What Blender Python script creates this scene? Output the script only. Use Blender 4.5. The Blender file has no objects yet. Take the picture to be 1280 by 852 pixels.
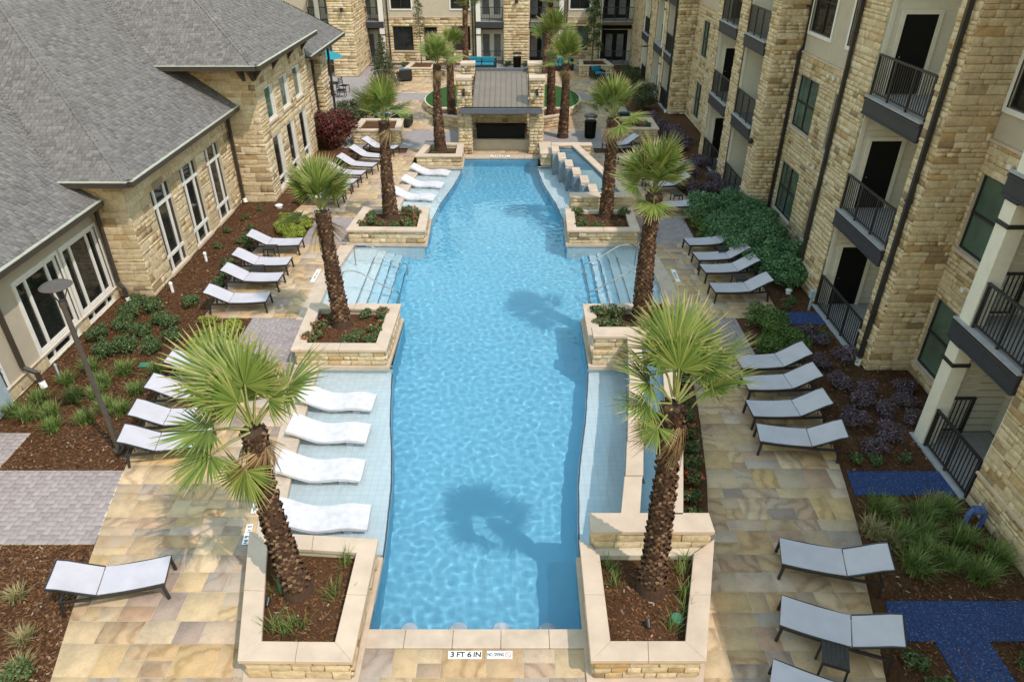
import bpy, bmesh, math, random
import numpy as np
from mathutils import Vector, Matrix, Euler

R = math.radians
random.seed(11)
rng = np.random.default_rng(7)
scene = bpy.context.scene
col = scene.collection

# ------------------------------------------------------------------ camera
CAM_X, CAM_H, FPX = 0.57, 10.0, 867.0
PITCH = math.atan(536 / 867.0)
cam_d = bpy.data.cameras.new('camera')
cam_d.sensor_width = 36.0
cam_d.lens = FPX / 1280 * 36.0
cam_d.clip_start, cam_d.clip_end = 0.1, 1000
cam = bpy.data.objects.new('camera', cam_d)
col.objects.link(cam)
cam.location = (CAM_X, 0, CAM_H)
cam.rotation_euler = (math.pi / 2 - PITCH, 0, 0)
scene.camera = cam

# ------------------------------------------------------------------ sky, sun, exposure
SUN_VEC = Vector((0.52, -0.48, 1.0)).normalized()      # towards the sun
SUN_EL = math.asin(SUN_VEC.z)
SUN_AZ = math.atan2(SUN_VEC.x, SUN_VEC.y)
world = bpy.data.worlds.new('World')
scene.world = world
world.use_nodes = True
wn = world.node_tree
wn.nodes.clear()
sky = wn.nodes.new('ShaderNodeTexSky')
sky.sky_type = 'NISHITA'
sky.sun_disc = False
sky.sun_elevation = SUN_EL
sky.sun_rotation = SUN_AZ
sky.air_density, sky.dust_density, sky.ozone_density = 3.3, 0.5, 1.1
bg = wn.nodes.new('ShaderNodeBackground')
bg.inputs['Strength'].default_value = 0.15
wo = wn.nodes.new('ShaderNodeOutputWorld')
wn.links.new(sky.outputs[0], bg.inputs['Color'])
wn.links.new(bg.outputs[0], wo.inputs['Surface'])
sun_d = bpy.data.lights.new('sun', 'SUN')
sun_d.energy = 2.0
sun_d.angle = R(0.55)
sun_d.color = (1.0, 0.885, 0.80)
sun = bpy.data.objects.new('sun', sun_d)
sun.rotation_euler = SUN_VEC.to_track_quat('Z', 'Y').to_euler()
sun.location = (20, -20, 40)
sun_d.cycles.is_caustics_light = True               # the sun is bent by the pool's waves
col.objects.link(sun)
scene.view_settings.view_transform = 'Standard'
scene.view_settings.look = 'None'
scene.view_settings.exposure = 0.90
scene.view_settings.gamma = 1.0
scene.view_settings.use_curve_mapping = False
scene.render.engine = 'CYCLES'
cy = scene.cycles
cy.use_denoising = True
cy.max_bounces = 8
cy.diffuse_bounces = 5
cy.glossy_bounces = 3
cy.transmission_bounces = 5
cy.transparent_max_bounces = 12
cy.sample_clamp_indirect = 6.0

# ------------------------------------------------------------------ helpers
SP, CP = math.sin(PITCH), math.cos(PITCH)
def project(p):
    """pixel in the 1280 px wide picture and depth; used to rank pieces by size"""
    x, y, z = p[0] - CAM_X, p[1], p[2] - CAM_H
    d = y * CP - z * SP
    if d <= 0.1:
        return None
    return 640 + FPX * x / d, 426 - FPX * (y * SP + z * CP) / d, d
def in_view(p, m=10):
    q = project(p)
    return q is not None and -m < q[0] < 1280 + m and -m < q[1] < 852 + m

def interp(pts, y):
    xs, ys = [p[0] for p in pts], [p[1] for p in pts]
    return float(np.interp(y, xs, ys))

def tag(o, label=None, cat=None, group=None, kind=None):
    if label: o['label'] = label
    if cat: o['category'] = cat
    if group: o['group'] = group
    if kind: o['kind'] = kind
    return o

def empty(name, loc=(0, 0, 0), rz=0.0):
    o = bpy.data.objects.new(name, None)
    o.empty_display_size = 0.2
    col.objects.link(o)
    o.location = loc
    o.rotation_euler = (0, 0, rz)
    return o

def link(name, me, mat=None, parent=None, world_coords=True):
    """object for a mesh; the mesh of a child is in world coordinates unless told otherwise"""
    o = bpy.data.objects.new(name, me)
    col.objects.link(o)
    if mat is not None and len(me.materials) == 0:
        for m in (mat if isinstance(mat, (list, tuple)) else [mat]):
            me.materials.append(m)
    if parent is not None:
        o.parent = parent
        if world_coords:
            loc = Vector((0, 0, 0))
            q = parent
            while q is not None:
                loc += q.location if q.type == 'EMPTY' else Vector((0, 0, 0))
                q = q.parent
            o.matrix_parent_inverse = Matrix.Translation(-loc)
    return o

def copy_tree(o, parent=None):
    c = o.copy()
    col.objects.link(c)
    if parent is not None:
        c.parent = parent
    for ch in list(o.children):
        copy_tree(ch, c)
    return c

class MB:
    """collects faces of one mesh"""
    def __init__(s):
        s.v, s.f, s.m, s.mi = [], [], [], 0
    def add(s, verts, faces):
        b = len(s.v)
        s.v.extend([tuple(p) for p in verts])
        for f in faces:
            s.f.append(tuple(b + i for i in f))
            s.m.append(s.mi)
    def box(s, x0, x1, y0, y1, z0, z1):
        s.add([(x0, y0, z0), (x1, y0, z0), (x1, y1, z0), (x0, y1, z0), (x0, y0, z1), (x1, y0, z1), (x1, y1, z1), (x0, y1, z1)],
              [(0, 3, 2, 1), (4, 5, 6, 7), (0, 1, 5, 4), (1, 2, 6, 5), (2, 3, 7, 6), (3, 0, 4, 7)])
    def obox(s, o, u, n, u0, u1, d0, d1, z0, z1):
        """box in a frame: origin o, horizontal axes u and n (2D), d along n"""
        P = []
        for z in (z0, z1):
            for a, d in ((u0, d0), (u1, d0), (u1, d1), (u0, d1)):
                P.append((o[0] + u[0] * a + n[0] * d, o[1] + u[1] * a + n[1] * d, z))
        s.add(P, [(0, 3, 2, 1), (4, 5, 6, 7), (0, 1, 5, 4), (1, 2, 6, 5), (2, 3, 7, 6), (3, 0, 4, 7)])
    def prism(s, poly, z0, z1, caps=True):
        n = len(poly)
        P = [(p[0], p[1], z0) for p in poly] + [(p[0], p[1], z1) for p in poly]
        F = [(i, (i + 1) % n, n + (i + 1) % n, n + i) for i in range(n)]
        if caps:
            F.append(tuple(range(n, 2 * n)))
            F.append(tuple(range(n - 1, -1, -1)))
        s.add(P, F)
    def bar(s, a, b, w, h=None, up=(0, 0, 1)):
        """square bar from a to b"""
        h = h or w
        a, b = Vector(a), Vector(b)
        d = (b - a).normalized()
        up = Vector(up)
        if abs(d.dot(up)) > 0.98:
            up = Vector((1, 0, 0))
        x = d.cross(up).normalized() * w / 2
        y = x.cross(d).normalized() * h / 2
        P = [a - x - y, a + x - y, a + x + y, a - x + y, b - x - y, b + x - y, b + x + y, b - x + y]
        s.add(P, [(0, 3, 2, 1), (4, 5, 6, 7), (0, 1, 5, 4), (1, 2, 6, 5), (2, 3, 7, 6), (3, 0, 4, 7)])
    def tube(s, pts, r, n=8, caps=True):
        pts = [Vector(p) for p in pts]
        rs = r if isinstance(r, (list, tuple)) else [r] * len(pts)
        prev = None
        P = []
        for i, p in enumerate(pts):
            d = (pts[min(i + 1, len(pts) - 1)] - pts[max(i - 1, 0)]).normalized()
            if prev is None:
                ref = Vector((0, 0, 1)) if abs(d.z) < 0.9 else Vector((1, 0, 0))
                x = d.cross(ref).normalized()
            else:
                x = (prev - d * prev.dot(d)).normalized()
            prev = x
            y = d.cross(x)
            for k in range(n):
                a = 2 * math.pi * k / n
                P.append(p + (x * math.cos(a) + y * math.sin(a)) * rs[i])
        F = []
        for i in range(len(pts) - 1):
            for k in range(n):
                F.append((i * n + k, i * n + (k + 1) % n, (i + 1) * n + (k + 1) % n, (i + 1) * n + k))
        if caps:
            F.append(tuple(range(n - 1, -1, -1)))
            F.append(tuple((len(pts) - 1) * n + k for k in range(n)))
        s.add(P, F)
    def lathe(s, prof, c=(0, 0, 0), n=16):
        P = []
        for r, z in prof:
            for k in range(n):
                a = 2 * math.pi * k / n
                P.append((c[0] + r * math.cos(a), c[1] + r * math.sin(a), c[2] + z))
        F = []
        for i in range(len(prof) - 1):
            for k in range(n):
                F.append((i * n + k, i * n + (k + 1) % n, (i + 1) * n + (k + 1) % n, (i + 1) * n + k))
        F.append(tuple(range(n - 1, -1, -1)))
        F.append(tuple((len(prof) - 1) * n + k for k in range(n)))
        s.add(P, F)
    def mesh(s, name, smooth=False, bevel=0):
        me = bpy.data.meshes.new(name)
        me.from_pydata(s.v, [], s.f)
        if max(s.m, default=0) > 0:
            me.polygons.foreach_set('material_index', s.m)
        if bevel:
            bm = bmesh.new()
            bm.from_mesh(me)
            bmesh.ops.bevel(bm, geom=[e for e in bm.edges if len(e.link_faces) == 2 and e.calc_face_angle(0) > 0.6],
                            offset=bevel, segments=1, affect='EDGES', clamp_overlap=True)
            bm.to_mesh(me)
            bm.free()
        if smooth:
            me.polygons.foreach_set('use_smooth', [True] * len(me.polygons))
            try:
                me.set_sharp_from_angle(angle=R(40))
            except Exception:
                pass
        me.update()
        return me
    def build(s, name, mat, parent=None, smooth=False, bevel=0, world_coords=True):
        return link(name, s.mesh(name, smooth, bevel), mat, parent, world_coords)

def np_mesh(name, V, Q, mat_index=None):
    """fast mesh from numpy arrays of vertices (n,3) and polygons (m,k)"""
    me = bpy.data.meshes.new(name)
    V = np.asarray(V, dtype=np.float32)
    Q = np.asarray(Q, dtype=np.int32)
    m, k = Q.shape
    me.vertices.add(len(V))
    me.vertices.foreach_set('co', V.ravel())
    me.loops.add(m * k)
    me.loops.foreach_set('vertex_index', Q.ravel())
    me.polygons.add(m)
    me.polygons.foreach_set('loop_start', np.arange(0, m * k, k, dtype=np.int32))
    if mat_index is not None:
        me.polygons.foreach_set('material_index', np.asarray(mat_index, dtype=np.int32))
    me.update(calc_edges=True)
    return me

# ------------------------------------------------------------------ materials
class NT:
    def __init__(s, name):
        s.mat = bpy.data.materials.new(name)
        s.mat.use_nodes = True
        s.t = s.mat.node_tree
        s.t.nodes.clear()
        s.out = s.n('ShaderNodeOutputMaterial')
        s.b = s.n('ShaderNodeBsdfPrincipled')
        s.l(s.b.outputs[0], s.out.inputs['Surface'])
    def n(s, t, **kw):
        nd = s.t.nodes.new(t)
        for k, v in kw.items():
            setattr(nd, k, v)
        return nd
    def l(s, a, b):
        s.t.links.new(a, b)
    def math(s, op, a, b=None):
        nd = s.n('ShaderNodeMath', operation=op)
        for i, v in enumerate((a, b)):
            if v is None: continue
            if isinstance(v, (int, float)): nd.inputs[i].default_value = v
            else: s.l(v, nd.inputs[i])
        return nd.outputs[0]
    def ramp(s, fac, stops, interp='LINEAR'):
        nd = s.n('ShaderNodeValToRGB')
        cr = nd.color_ramp
        cr.interpolation = interp
        while len(cr.elements) < len(stops):
            cr.elements.new(0.5)
        for e, (p, c) in zip(cr.elements, stops):
            e.position = p
            e.color = (c[0], c[1], c[2], 1) if not isinstance(c, (int, float)) else (c, c, c, 1)
        s.l(fac, nd.inputs[0])
        return nd.outputs[0]
    def rand(s):
        oi = s.n('ShaderNodeObjectInfo')
        g = s.n('ShaderNodeNewGeometry')
        return s.math('FRACT', s.math('ADD', oi.outputs['Random'], g.outputs['Random Per Island']))
    def pos(s, scale=(1, 1, 1), offset=None):
        g = s.n('ShaderNodeNewGeometry')
        mp = s.n('ShaderNodeMapping')
        mp.inputs['Scale'].default_value = scale
        v = g.outputs['Position']
        if offset is not None:
            cb = s.n('ShaderNodeCombineXYZ')
            k = s.math('MULTIPLY', offset, 57.0)
            for i in range(3): s.l(k, cb.inputs[i])
            va = s.n('ShaderNodeVectorMath', operation='ADD')
            s.l(v, va.inputs[0]); s.l(cb.outputs[0], va.inputs[1])
            v = va.outputs[0]
        s.l(v, mp.inputs['Vector'])
        return mp.outputs[0]
    def noise(s, vec, scale, detail=4, rough=0.55, dist=0.0):
        nd = s.n('ShaderNodeTexNoise')
        nd.inputs['Scale'].default_value = scale
        nd.inputs['Detail'].default_value = detail
        nd.inputs['Roughness'].default_value = rough
        nd.inputs['Distortion'].default_value = dist
        if vec is not None: s.l(vec, nd.inputs['Vector'])
        return nd.outputs['Fac']
    def mix(s, fac, a, b, mode='MIX'):
        nd = s.n('ShaderNodeMix', data_type='RGBA', blend_type=mode)
        for i, v in ((0, fac), (6, a), (7, b)):
            if isinstance(v, (int, float)): nd.inputs[i].default_value = v
            elif isinstance(v, tuple): nd.inputs[i].default_value = (*v, 1)
            else: s.l(v, nd.inputs[i])
        return nd.outputs[2]
    def bump(s, h, strength=0.3, dist=0.01):
        nd = s.n('ShaderNodeBump')
        nd.inputs['Strength'].default_value = strength
        nd.inputs['Distance'].default_value = dist
        s.l(h, nd.inputs['Height'])
        s.l(nd.outputs[0], s.b.inputs['Normal'])
    def set(s, color=None, rough=None, metal=None, spec=None):
        if color is not None:
            if isinstance(color, tuple): s.b.inputs['Base Color'].default_value = (*color, 1)
            else: s.l(color, s.b.inputs['Base Color'])
        if rough is not None:
            if isinstance(rough, (int, float)): s.b.inputs['Roughness'].default_value = rough
            else: s.l(rough, s.b.inputs['Roughness'])
        if metal is not None: s.b.inputs['Metallic'].default_value = metal
        if spec is not None: s.b.inputs['Specular IOR Level'].default_value = spec
        return s.mat

def plain(name, c, rough=0.6, metal=0.0, spec=0.4, nscale=6.0, namt=0.12, bump=0.0):
    t = NT(name)
    v = t.pos()
    nz = t.noise(v, nscale, 5)
    a = tuple(x * (1 - namt) for x in c)
    b = tuple(min(1, x * (1 + namt)) for x in c)
    colr = t.ramp(nz, [(0.3, a), (0.7, b)])
    if bump:
        t.bump(t.noise(v, nscale * 12, 3), bump, 0.004)
    return t.set(colr, rough, metal, spec)

def pieces(name, stops, rough=0.85, nscale=9.0, namt=0.3, bump=0.5, bdist=0.012, bscale=28.0, stretch=(1, 1, 1), spec=0.25):
    """material for stones, tabs, pavers: every piece gets its own tone"""
    t = NT(name)
    r = t.rand()
    base = t.ramp(r, stops)
    v = t.pos(stretch, r)
    nz = t.noise(v, nscale, 6, 0.6)
    dark = t.ramp(nz, [(0.25, 1 - namt), (0.75, 1 + namt * 0.4)])
    c = t.mix(1.0, base, dark, 'MULTIPLY')
    t.bump(t.noise(v, bscale, 5, 0.65), bump, bdist)
    return t.set(c, rough, 0, spec)

MAT = {}
MAT['stone'] = pieces('limestone_block', [(0.0, (0.62, 0.50, 0.33)), (0.25, (0.58, 0.46, 0.29)), (0.42, (0.50, 0.385, 0.235)),
    (0.62, (0.66, 0.55, 0.385)), (0.76, (0.50, 0.335, 0.16)), (0.86, (0.27, 0.195, 0.12)), (0.92, (0.56, 0.44, 0.285)), (1.0, (0.62, 0.50, 0.335))], namt=0.35, bump=0.8, bdist=0.02, bscale=14)
MAT['stone_far'] = MAT['stone']
MAT['mortar'] = plain('mortar', (0.52, 0.455, 0.35), 0.95, bump=0.4)
MAT['cap'] = plain('limestone_cap', (0.49, 0.385, 0.295), 0.8, nscale=2.2, namt=0.12, bump=0.15)
MAT['coping'] = plain('pool_coping', (0.46, 0.365, 0.28), 0.75, nscale=3.0, namt=0.14, bump=0.15)
MAT['stucco'] = plain('stucco', (0.40, 0.345, 0.27), 0.95, nscale=3, namt=0.06, bump=0.25)
MAT['stucco2'] = plain('stucco_tan', (0.43, 0.375, 0.295), 0.95, nscale=3, namt=0.06, bump=0.25)
MAT['white'] = plain('white_paint', (0.66, 0.645, 0.61), 0.5, namt=0.05)
MAT['trim'] = plain('cream_trim', (0.66, 0.63, 0.55), 0.5, namt=0.05)
MAT['siding'] = plain('pale_siding', (0.60, 0.58, 0.51), 0.7, namt=0.05)
MAT['dark_metal'] = plain('dark_bronze_metal', (0.022, 0.020, 0.020), 0.42, 0.0, 0.5, namt=0.2)
MAT['slab'] = plain('slate_fascia', (0.032, 0.033, 0.040), 0.6, namt=0.12)
MAT['balcony_floor'] = plain('balcony_concrete', (0.30, 0.29, 0.30), 0.85)
MAT['gutter'] = plain('brown_gutter', (0.045, 0.035, 0.028), 0.45, namt=0.15)
MAT['drip'] = plain('drip_edge', (0.36, 0.36, 0.29), 0.5)
MAT['black'] = plain('black_paint', (0.004, 0.004, 0.004), 0.6, spec=0.2)
MAT['steel'] = plain('stainless_steel', (0.45, 0.45, 0.45), 0.22, 1.0)
MAT['roof_metal'] = plain('standing_seam_metal', (0.20, 0.16, 0.125), 0.5, 0.3, nscale=1.5, namt=0.10)
MAT['roof_fascia'] = plain('grey_fascia', (0.10, 0.11, 0.13), 0.5)
MAT['teal'] = plain('teal_cushion', (0.015, 0.17, 0.25), 0.9)
MAT['rattan'] = plain('black_rattan', (0.015, 0.013, 0.012), 0.6, bump=0.6)
MAT['umbrella'] = plain('turquoise_canvas', (0.015, 0.19, 0.24), 0.9)
MAT['lounge_white'] = plain('white_moulded_plastic', (0.54, 0.525, 0.545), 0.4)
MAT['utility'] = plain('utility_grey', (0.30, 0.36, 0.42), 0.5)
MAT['pvc'] = plain('white_pipe', (0.72, 0.72, 0.70), 0.4)
MAT['green_lid'] = plain('green_plastic', (0.04, 0.17, 0.11), 0.5)
MAT['blue_wrap'] = plain('blue_pipe_wrap', (0.06, 0.09, 0.24), 0.8)
MAT['lamp'] = plain('taupe_lamp_metal', (0.07, 0.058, 0.05), 0.45)
MAT['tile_line'] = plain('dark_pool_tile', (0.06, 0.07, 0.10), 0.25, spec=0.5)
MAT['sign_white'] = plain('white_marker_tile', (0.78, 0.77, 0.74), 0.3)
MAT['sign_black'] = plain('black_lettering', (0.02, 0.02, 0.025), 0.5)
MAT['sign_red'] = plain('red_marking', (0.45, 0.03, 0.04), 0.5)
MAT['shingle'] = pieces('asphalt_shingle', [(0.0, (0.150, 0.140, 0.136)), (0.25, (0.178, 0.165, 0.160)), (0.45, (0.118, 0.110, 0.108)),
    (0.72, (0.205, 0.190, 0.184)), (1.0, (0.145, 0.135, 0.131))], rough=0.95, nscale=30, namt=0.25, bump=0.4, bdist=0.004, bscale=140, spec=0.15)
MAT['paver'] = pieces('grey_paver', [(0.0, (0.28, 0.235, 0.23)), (0.4, (0.32, 0.27, 0.262)), (0.7, (0.255, 0.213, 0.21)), (1.0, (0.30, 0.252, 0.24))],
    nscale=14, namt=0.15, bump=0.3, bdist=0.004, bscale=60)
MAT['weir_tile'] = pieces('blue_grey_weir_tile', [(0.0, (0.16, 0.21, 0.27)), (1.0, (0.24, 0.29, 0.34))], rough=0.3, spec=0.5)
def flagstone():
    t = NT('rainbow_sandstone')
    r = t.rand()
    base = t.ramp(r, [(0.0, (0.47, 0.335, 0.185)), (0.14, (0.50, 0.385, 0.24)), (0.28, (0.42, 0.28, 0.15)), (0.40, (0.52, 0.405, 0.265)),
                      (0.52, (0.37, 0.265, 0.175)), (0.64, (0.49, 0.34, 0.165)), (0.74, (0.29, 0.22, 0.18)), (0.86, (0.48, 0.375, 0.275)), (1.0, (0.37, 0.24, 0.155))])
    v = t.pos((1, 1, 1), r)
    # swirling bedding bands of the sandstone
    rot = t.n('ShaderNodeVectorRotate', rotation_type='Z_AXIS')
    t.l(v, rot.inputs['Vector'])
    t.l(t.math('MULTIPLY', r, 40.0), rot.inputs['Angle'])
    w = t.n('ShaderNodeTexWave')
    w.inputs['Scale'].default_value = 1.1
    w.inputs['Distortion'].default_value = 11.0
    w.inputs['Detail'].default_value = 3.0
    w.inputs['Detail Scale'].default_value = 1.2
    t.l(rot.outputs[0], w.inputs['Vector'])
    band = t.ramp(w.outputs['Fac'], [(0.0, (0.72, 0.65, 0.57)), (0.4, (1.0, 0.98, 0.95)), (1.0, (1.08, 1.06, 1.02))])
    amt = t.math('GREATER_THAN', t.math('FRACT', t.math('MULTIPLY', r, 7.31)), 0.6)
    c = t.mix(t.math('MULTIPLY', amt, 0.75), base, t.mix(1.0, base, band, 'MULTIPLY'))
    nz = t.noise(v, 3.5, 6, 0.6)
    c = t.mix(1.0, c, t.ramp(nz, [(0.25, (0.70, 0.68, 0.70)), (0.55, (0.98, 0.97, 0.97)), (0.8, (1.1, 1.04, 0.97))]), 'MULTIPLY')
    grey = t.math('GREATER_THAN', t.math('FRACT', t.math('MULTIPLY', r, 13.7)), 0.80)
    c = t.mix(t.math('MULTIPLY', grey, t.ramp(nz, [(0.35, 0.0), (0.7, 0.6)])), c, (0.27, 0.27, 0.26))
    c = t.mix(1.0, c, t.ramp(t.noise(v, 38, 6, 0.75), [(0.3, 0.84), (0.7, 1.1)]), 'MULTIPLY')
    t.bump(t.noise(v, 22, 5, 0.6), 0.45, 0.008)
    return t.set(c, 0.85, 0, 0.2)
MAT['flag'] = flagstone()

def mulch():
    t = NT('bark_mulch')
    v = t.pos()
    n1 = t.noise(v, 42, 6, 0.75)
    n2 = t.noise(v, 0.8, 3)
    c = t.ramp(n1, [(0.25, (0.028, 0.013, 0.006)), (0.48, (0.105, 0.048, 0.022)), (0.66, (0.17, 0.085, 0.042)), (0.85, (0.27, 0.16, 0.085))])
    c = t.mix(1.0, c, t.ramp(n2, [(0.3, 0.7), (0.7, 1.1)]), 'MULTIPLY')
    t.bump(n1, 1.0, 0.05)
    return t.set(c, 0.95, 0, 0.15)
MAT['mulch'] = mulch()
MAT['chip'] = pieces('mulch_chip', [(0.0, (0.035, 0.017, 0.009)), (0.35, (0.13, 0.058, 0.026)), (0.6, (0.20, 0.095, 0.042)), (0.85, (0.055, 0.028, 0.016)), (0.97, (0.20, 0.13, 0.08)), (1.0, (0.42, 0.34, 0.25))], rough=0.95, spec=0.1)

def gravel_blue():
    t = NT('blue_gravel')
    v = t.pos()
    vo = t.n('ShaderNodeTexVoronoi')
    vo.inputs['Scale'].default_value = 60
    t.l(v, vo.inputs['Vector'])
    sep = t.n('ShaderNodeSeparateColor')
    t.l(vo.outputs['Color'], sep.inputs[0])
    c = t.ramp(sep.outputs[0], [(0.0, (0.012, 0.028, 0.085)), (0.5, (0.022, 0.047, 0.145)), (0.9, (0.036, 0.07, 0.20)), (0.98, (0.13, 0.17, 0.32))])
    t.bump(vo.outputs['Distance'], 0.8, 0.02)
    return t.set(c, 0.8, 0, 0.3)
MAT['gravel'] = gravel_blue()

def turf():
    t = NT('turf')
    v = t.pos()
    c = t.ramp(t.noise(v, 60, 5, 0.7), [(0.3, (0.015, 0.045, 0.012)), (0.7, (0.045, 0.11, 0.03))])
    t.bump(t.noise(v, 160, 3), 0.6, 0.02)
    return t.set(c, 0.95, 0, 0.1)
MAT['turf'] = turf()

def plaster(name, c, tile=0.0):
    t = NT(name)
    v = t.pos()
    nz = t.noise(v, 1.6, 5)
    k = t.ramp(nz, [(0.3, tuple(x * 0.94 for x in c)), (0.7, c)])
    if tile:
        br = t.n('ShaderNodeTexBrick')
        br.offset = 0.0
        br.inputs['Scale'].default_value = 1.0
        br.inputs['Brick Width'].default_value = tile
        br.inputs['Row Height'].default_value = tile
        br.inputs['Mortar Size'].default_value = 0.006
        br.inputs['Color1'].default_value = (1, 1, 1, 1)
        br.inputs['Color2'].default_value = (0.93, 0.95, 0.96, 1)
        br.inputs['Mortar'].default_value = (0.80, 0.84, 0.86, 1)
        t.l(v, br.inputs['Vector'])
        k = t.mix(1.0, k, br.outputs['Color'], 'MULTIPLY')
    return t.set(k, 0.6, 0, 0.3)
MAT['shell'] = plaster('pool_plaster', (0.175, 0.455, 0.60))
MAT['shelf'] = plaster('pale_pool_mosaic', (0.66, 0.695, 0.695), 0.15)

MAT['step'] = plaster('absorption_tinted_step', (0.46, 0.62, 0.69))  # bluer tone paints in the light absorbed by water over lower treads
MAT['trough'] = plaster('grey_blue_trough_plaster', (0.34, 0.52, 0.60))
def water(name):
    t = NT(name)
    t.t.nodes.remove(t.b)
    gl = t.n('ShaderNodeBsdfGlass')
    gl.inputs['IOR'].default_value = 1.33
    gl.inputs['Roughness'].default_value = 0.0
    gl.inputs['Color'].default_value = (0.95, 0.985, 1.0, 1)
    t.l(gl.outputs[0], t.out.inputs['Surface'])
    return t.mat
MAT['water'] = water('pool_water')

def glass(name, c, rough=0.04):
    t = NT(name)
    nz = t.noise(t.pos(), 0.9, 2)
    k = t.ramp(nz, [(0.35, tuple(x * 0.6 for x in c)), (0.65, c)])
    return t.set(k, rough, 0, 0.5)
MAT['glass_dark'] = glass('dark_window_glass', (0.016, 0.018, 0.018))
MAT['glass_green'] = glass('green_tinted_glass', (0.075, 0.125, 0.10))
MAT['glass_pale'] = glass('pale_door_glass', (0.22, 0.23, 0.25))

def foliage(name, stops, rough=0.55, trans=0.25):
    t = NT(name)
    r = t.rand()
    c = t.ramp(r, stops)
    t.set(c, rough, 0, 0.3)
    tl = t.n('ShaderNodeBsdfTranslucent')
    t.l(c, tl.inputs['Color'])
    mx = t.n('ShaderNodeMixShader')
    mx.inputs[0].default_value = trans
    t.l(t.b.outputs[0], mx.inputs[1]); t.l(tl.outputs[0], mx.inputs[2])
    t.l(mx.outputs[0], t.out.inputs['Surface'])
    return t.mat
MAT['leaf_dark'] = foliage('dark_green_leaves', [(0, (0.035, 0.065, 0.02)), (0.5, (0.075, 0.12, 0.04)), (0.85, (0.12, 0.17, 0.06)), (1, (0.18, 0.21, 0.09))])
MAT['leaf_hedge'] = foliage('glossy_hedge_leaves', [(0, (0.04, 0.105, 0.04)), (0.5, (0.085, 0.19, 0.075)), (1, (0.17, 0.28, 0.13))], 0.4)
MAT['leaf_lime'] = foliage('lime_leaves', [(0, (0.14, 0.19, 0.02)), (0.5, (0.24, 0.28, 0.035)), (1, (0.36, 0.38, 0.06))])
MAT['leaf_mid'] = foliage('mid_green_leaves', [(0, (0.05, 0.10, 0.02)), (0.5, (0.085, 0.15, 0.03)), (1, (0.15, 0.21, 0.05))])
MAT['leaf_red'] = foliage('red_leaves', [(0, (0.05, 0.035, 0.015)), (0.4, (0.11, 0.02, 0.02)), (0.75, (0.17, 0.03, 0.035)), (1, (0.06, 0.07, 0.025))])
MAT['leaf_purple'] = foliage('purple_leaves', [(0, (0.08, 0.045, 0.035)), (0.35, (0.13, 0.07, 0.08)), (0.6, (0.17, 0.10, 0.19)), (0.8, (0.10, 0.13, 0.06)), (1, (0.24, 0.17, 0.27))])
MAT['leaf_olive'] = foliage('olive_leaves', [(0, (0.04, 0.055, 0.02)), (0.5, (0.075, 0.09, 0.035)), (1, (0.12, 0.12, 0.05))])
MAT['grass'] = foliage('grass_blades', [(0, (0.07, 0.12, 0.025)), (0.5, (0.12, 0.19, 0.04)), (0.9, (0.20, 0.25, 0.07)), (1, (0.34, 0.30, 0.13))])
MAT['grass_dry'] = foliage('dry_grass_blades', [(0, (0.20, 0.18, 0.07)), (1, (0.36, 0.30, 0.15))])
MAT['flower'] = foliage('red_flowers', [(0, (0.45, 0.03, 0.03)), (0.6, (0.60, 0.09, 0.05)), (1, (0.65, 0.22, 0.12))])
def palm_leaf(name, stops):
    """pleated blade: paler along the ribs, tone differs from segment to segment"""
    return foliage(name, stops, 0.45, 0.22)
MAT['palm'] = palm_leaf('palm_blade', [(0, (0.08, 0.125, 0.022)), (0.4, (0.13, 0.185, 0.034)), (0.75, (0.19, 0.235, 0.048)), (1, (0.27, 0.285, 0.075))])
MAT['palm_tip'] = palm_leaf('palm_blade_tip', [(0, (0.17, 0.19, 0.05)), (0.6, (0.26, 0.25, 0.08)), (1, (0.38, 0.30, 0.15))])
MAT['palm_dry'] = palm_leaf('dry_palm_blade', [(0, (0.22, 0.13, 0.06)), (0.5, (0.32, 0.21, 0.10)), (1, (0.42, 0.32, 0.18))])
MAT['petiole'] = plain('palm_petiole', (0.22, 0.23, 0.07), 0.5)
MAT['boot'] = pieces('palm_boot', [(0, (0.04, 0.02, 0.012)), (0.4, (0.085, 0.045, 0.025)), (0.75, (0.145, 0.08, 0.045)), (1, (0.25, 0.16, 0.095))], rough=0.9, nscale=20, bscale=60, bump=0.6)
MAT['trunk'] = plain('palm_trunk', (0.06, 0.032, 0.018), 0.95, nscale=20, namt=0.4, bump=0.6)
MAT['bark'] = plain('tree_bark', (0.10, 0.075, 0.055), 0.95, nscale=14, namt=0.35, bump=0.6)
def fabric():
    t = NT('white_sling_mesh')
    v = t.pos()
    c = t.ramp(t.noise(v, 3.0, 3), [(0.3, (0.405, 0.385, 0.42)), (0.7, (0.46, 0.44, 0.475))])
    w = t.noise(v, 220, 2)
    t.bump(w, 0.25, 0.002)
    return t.set(c, 0.75, 0, 0.25)
MAT['sling'] = fabric()

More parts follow.
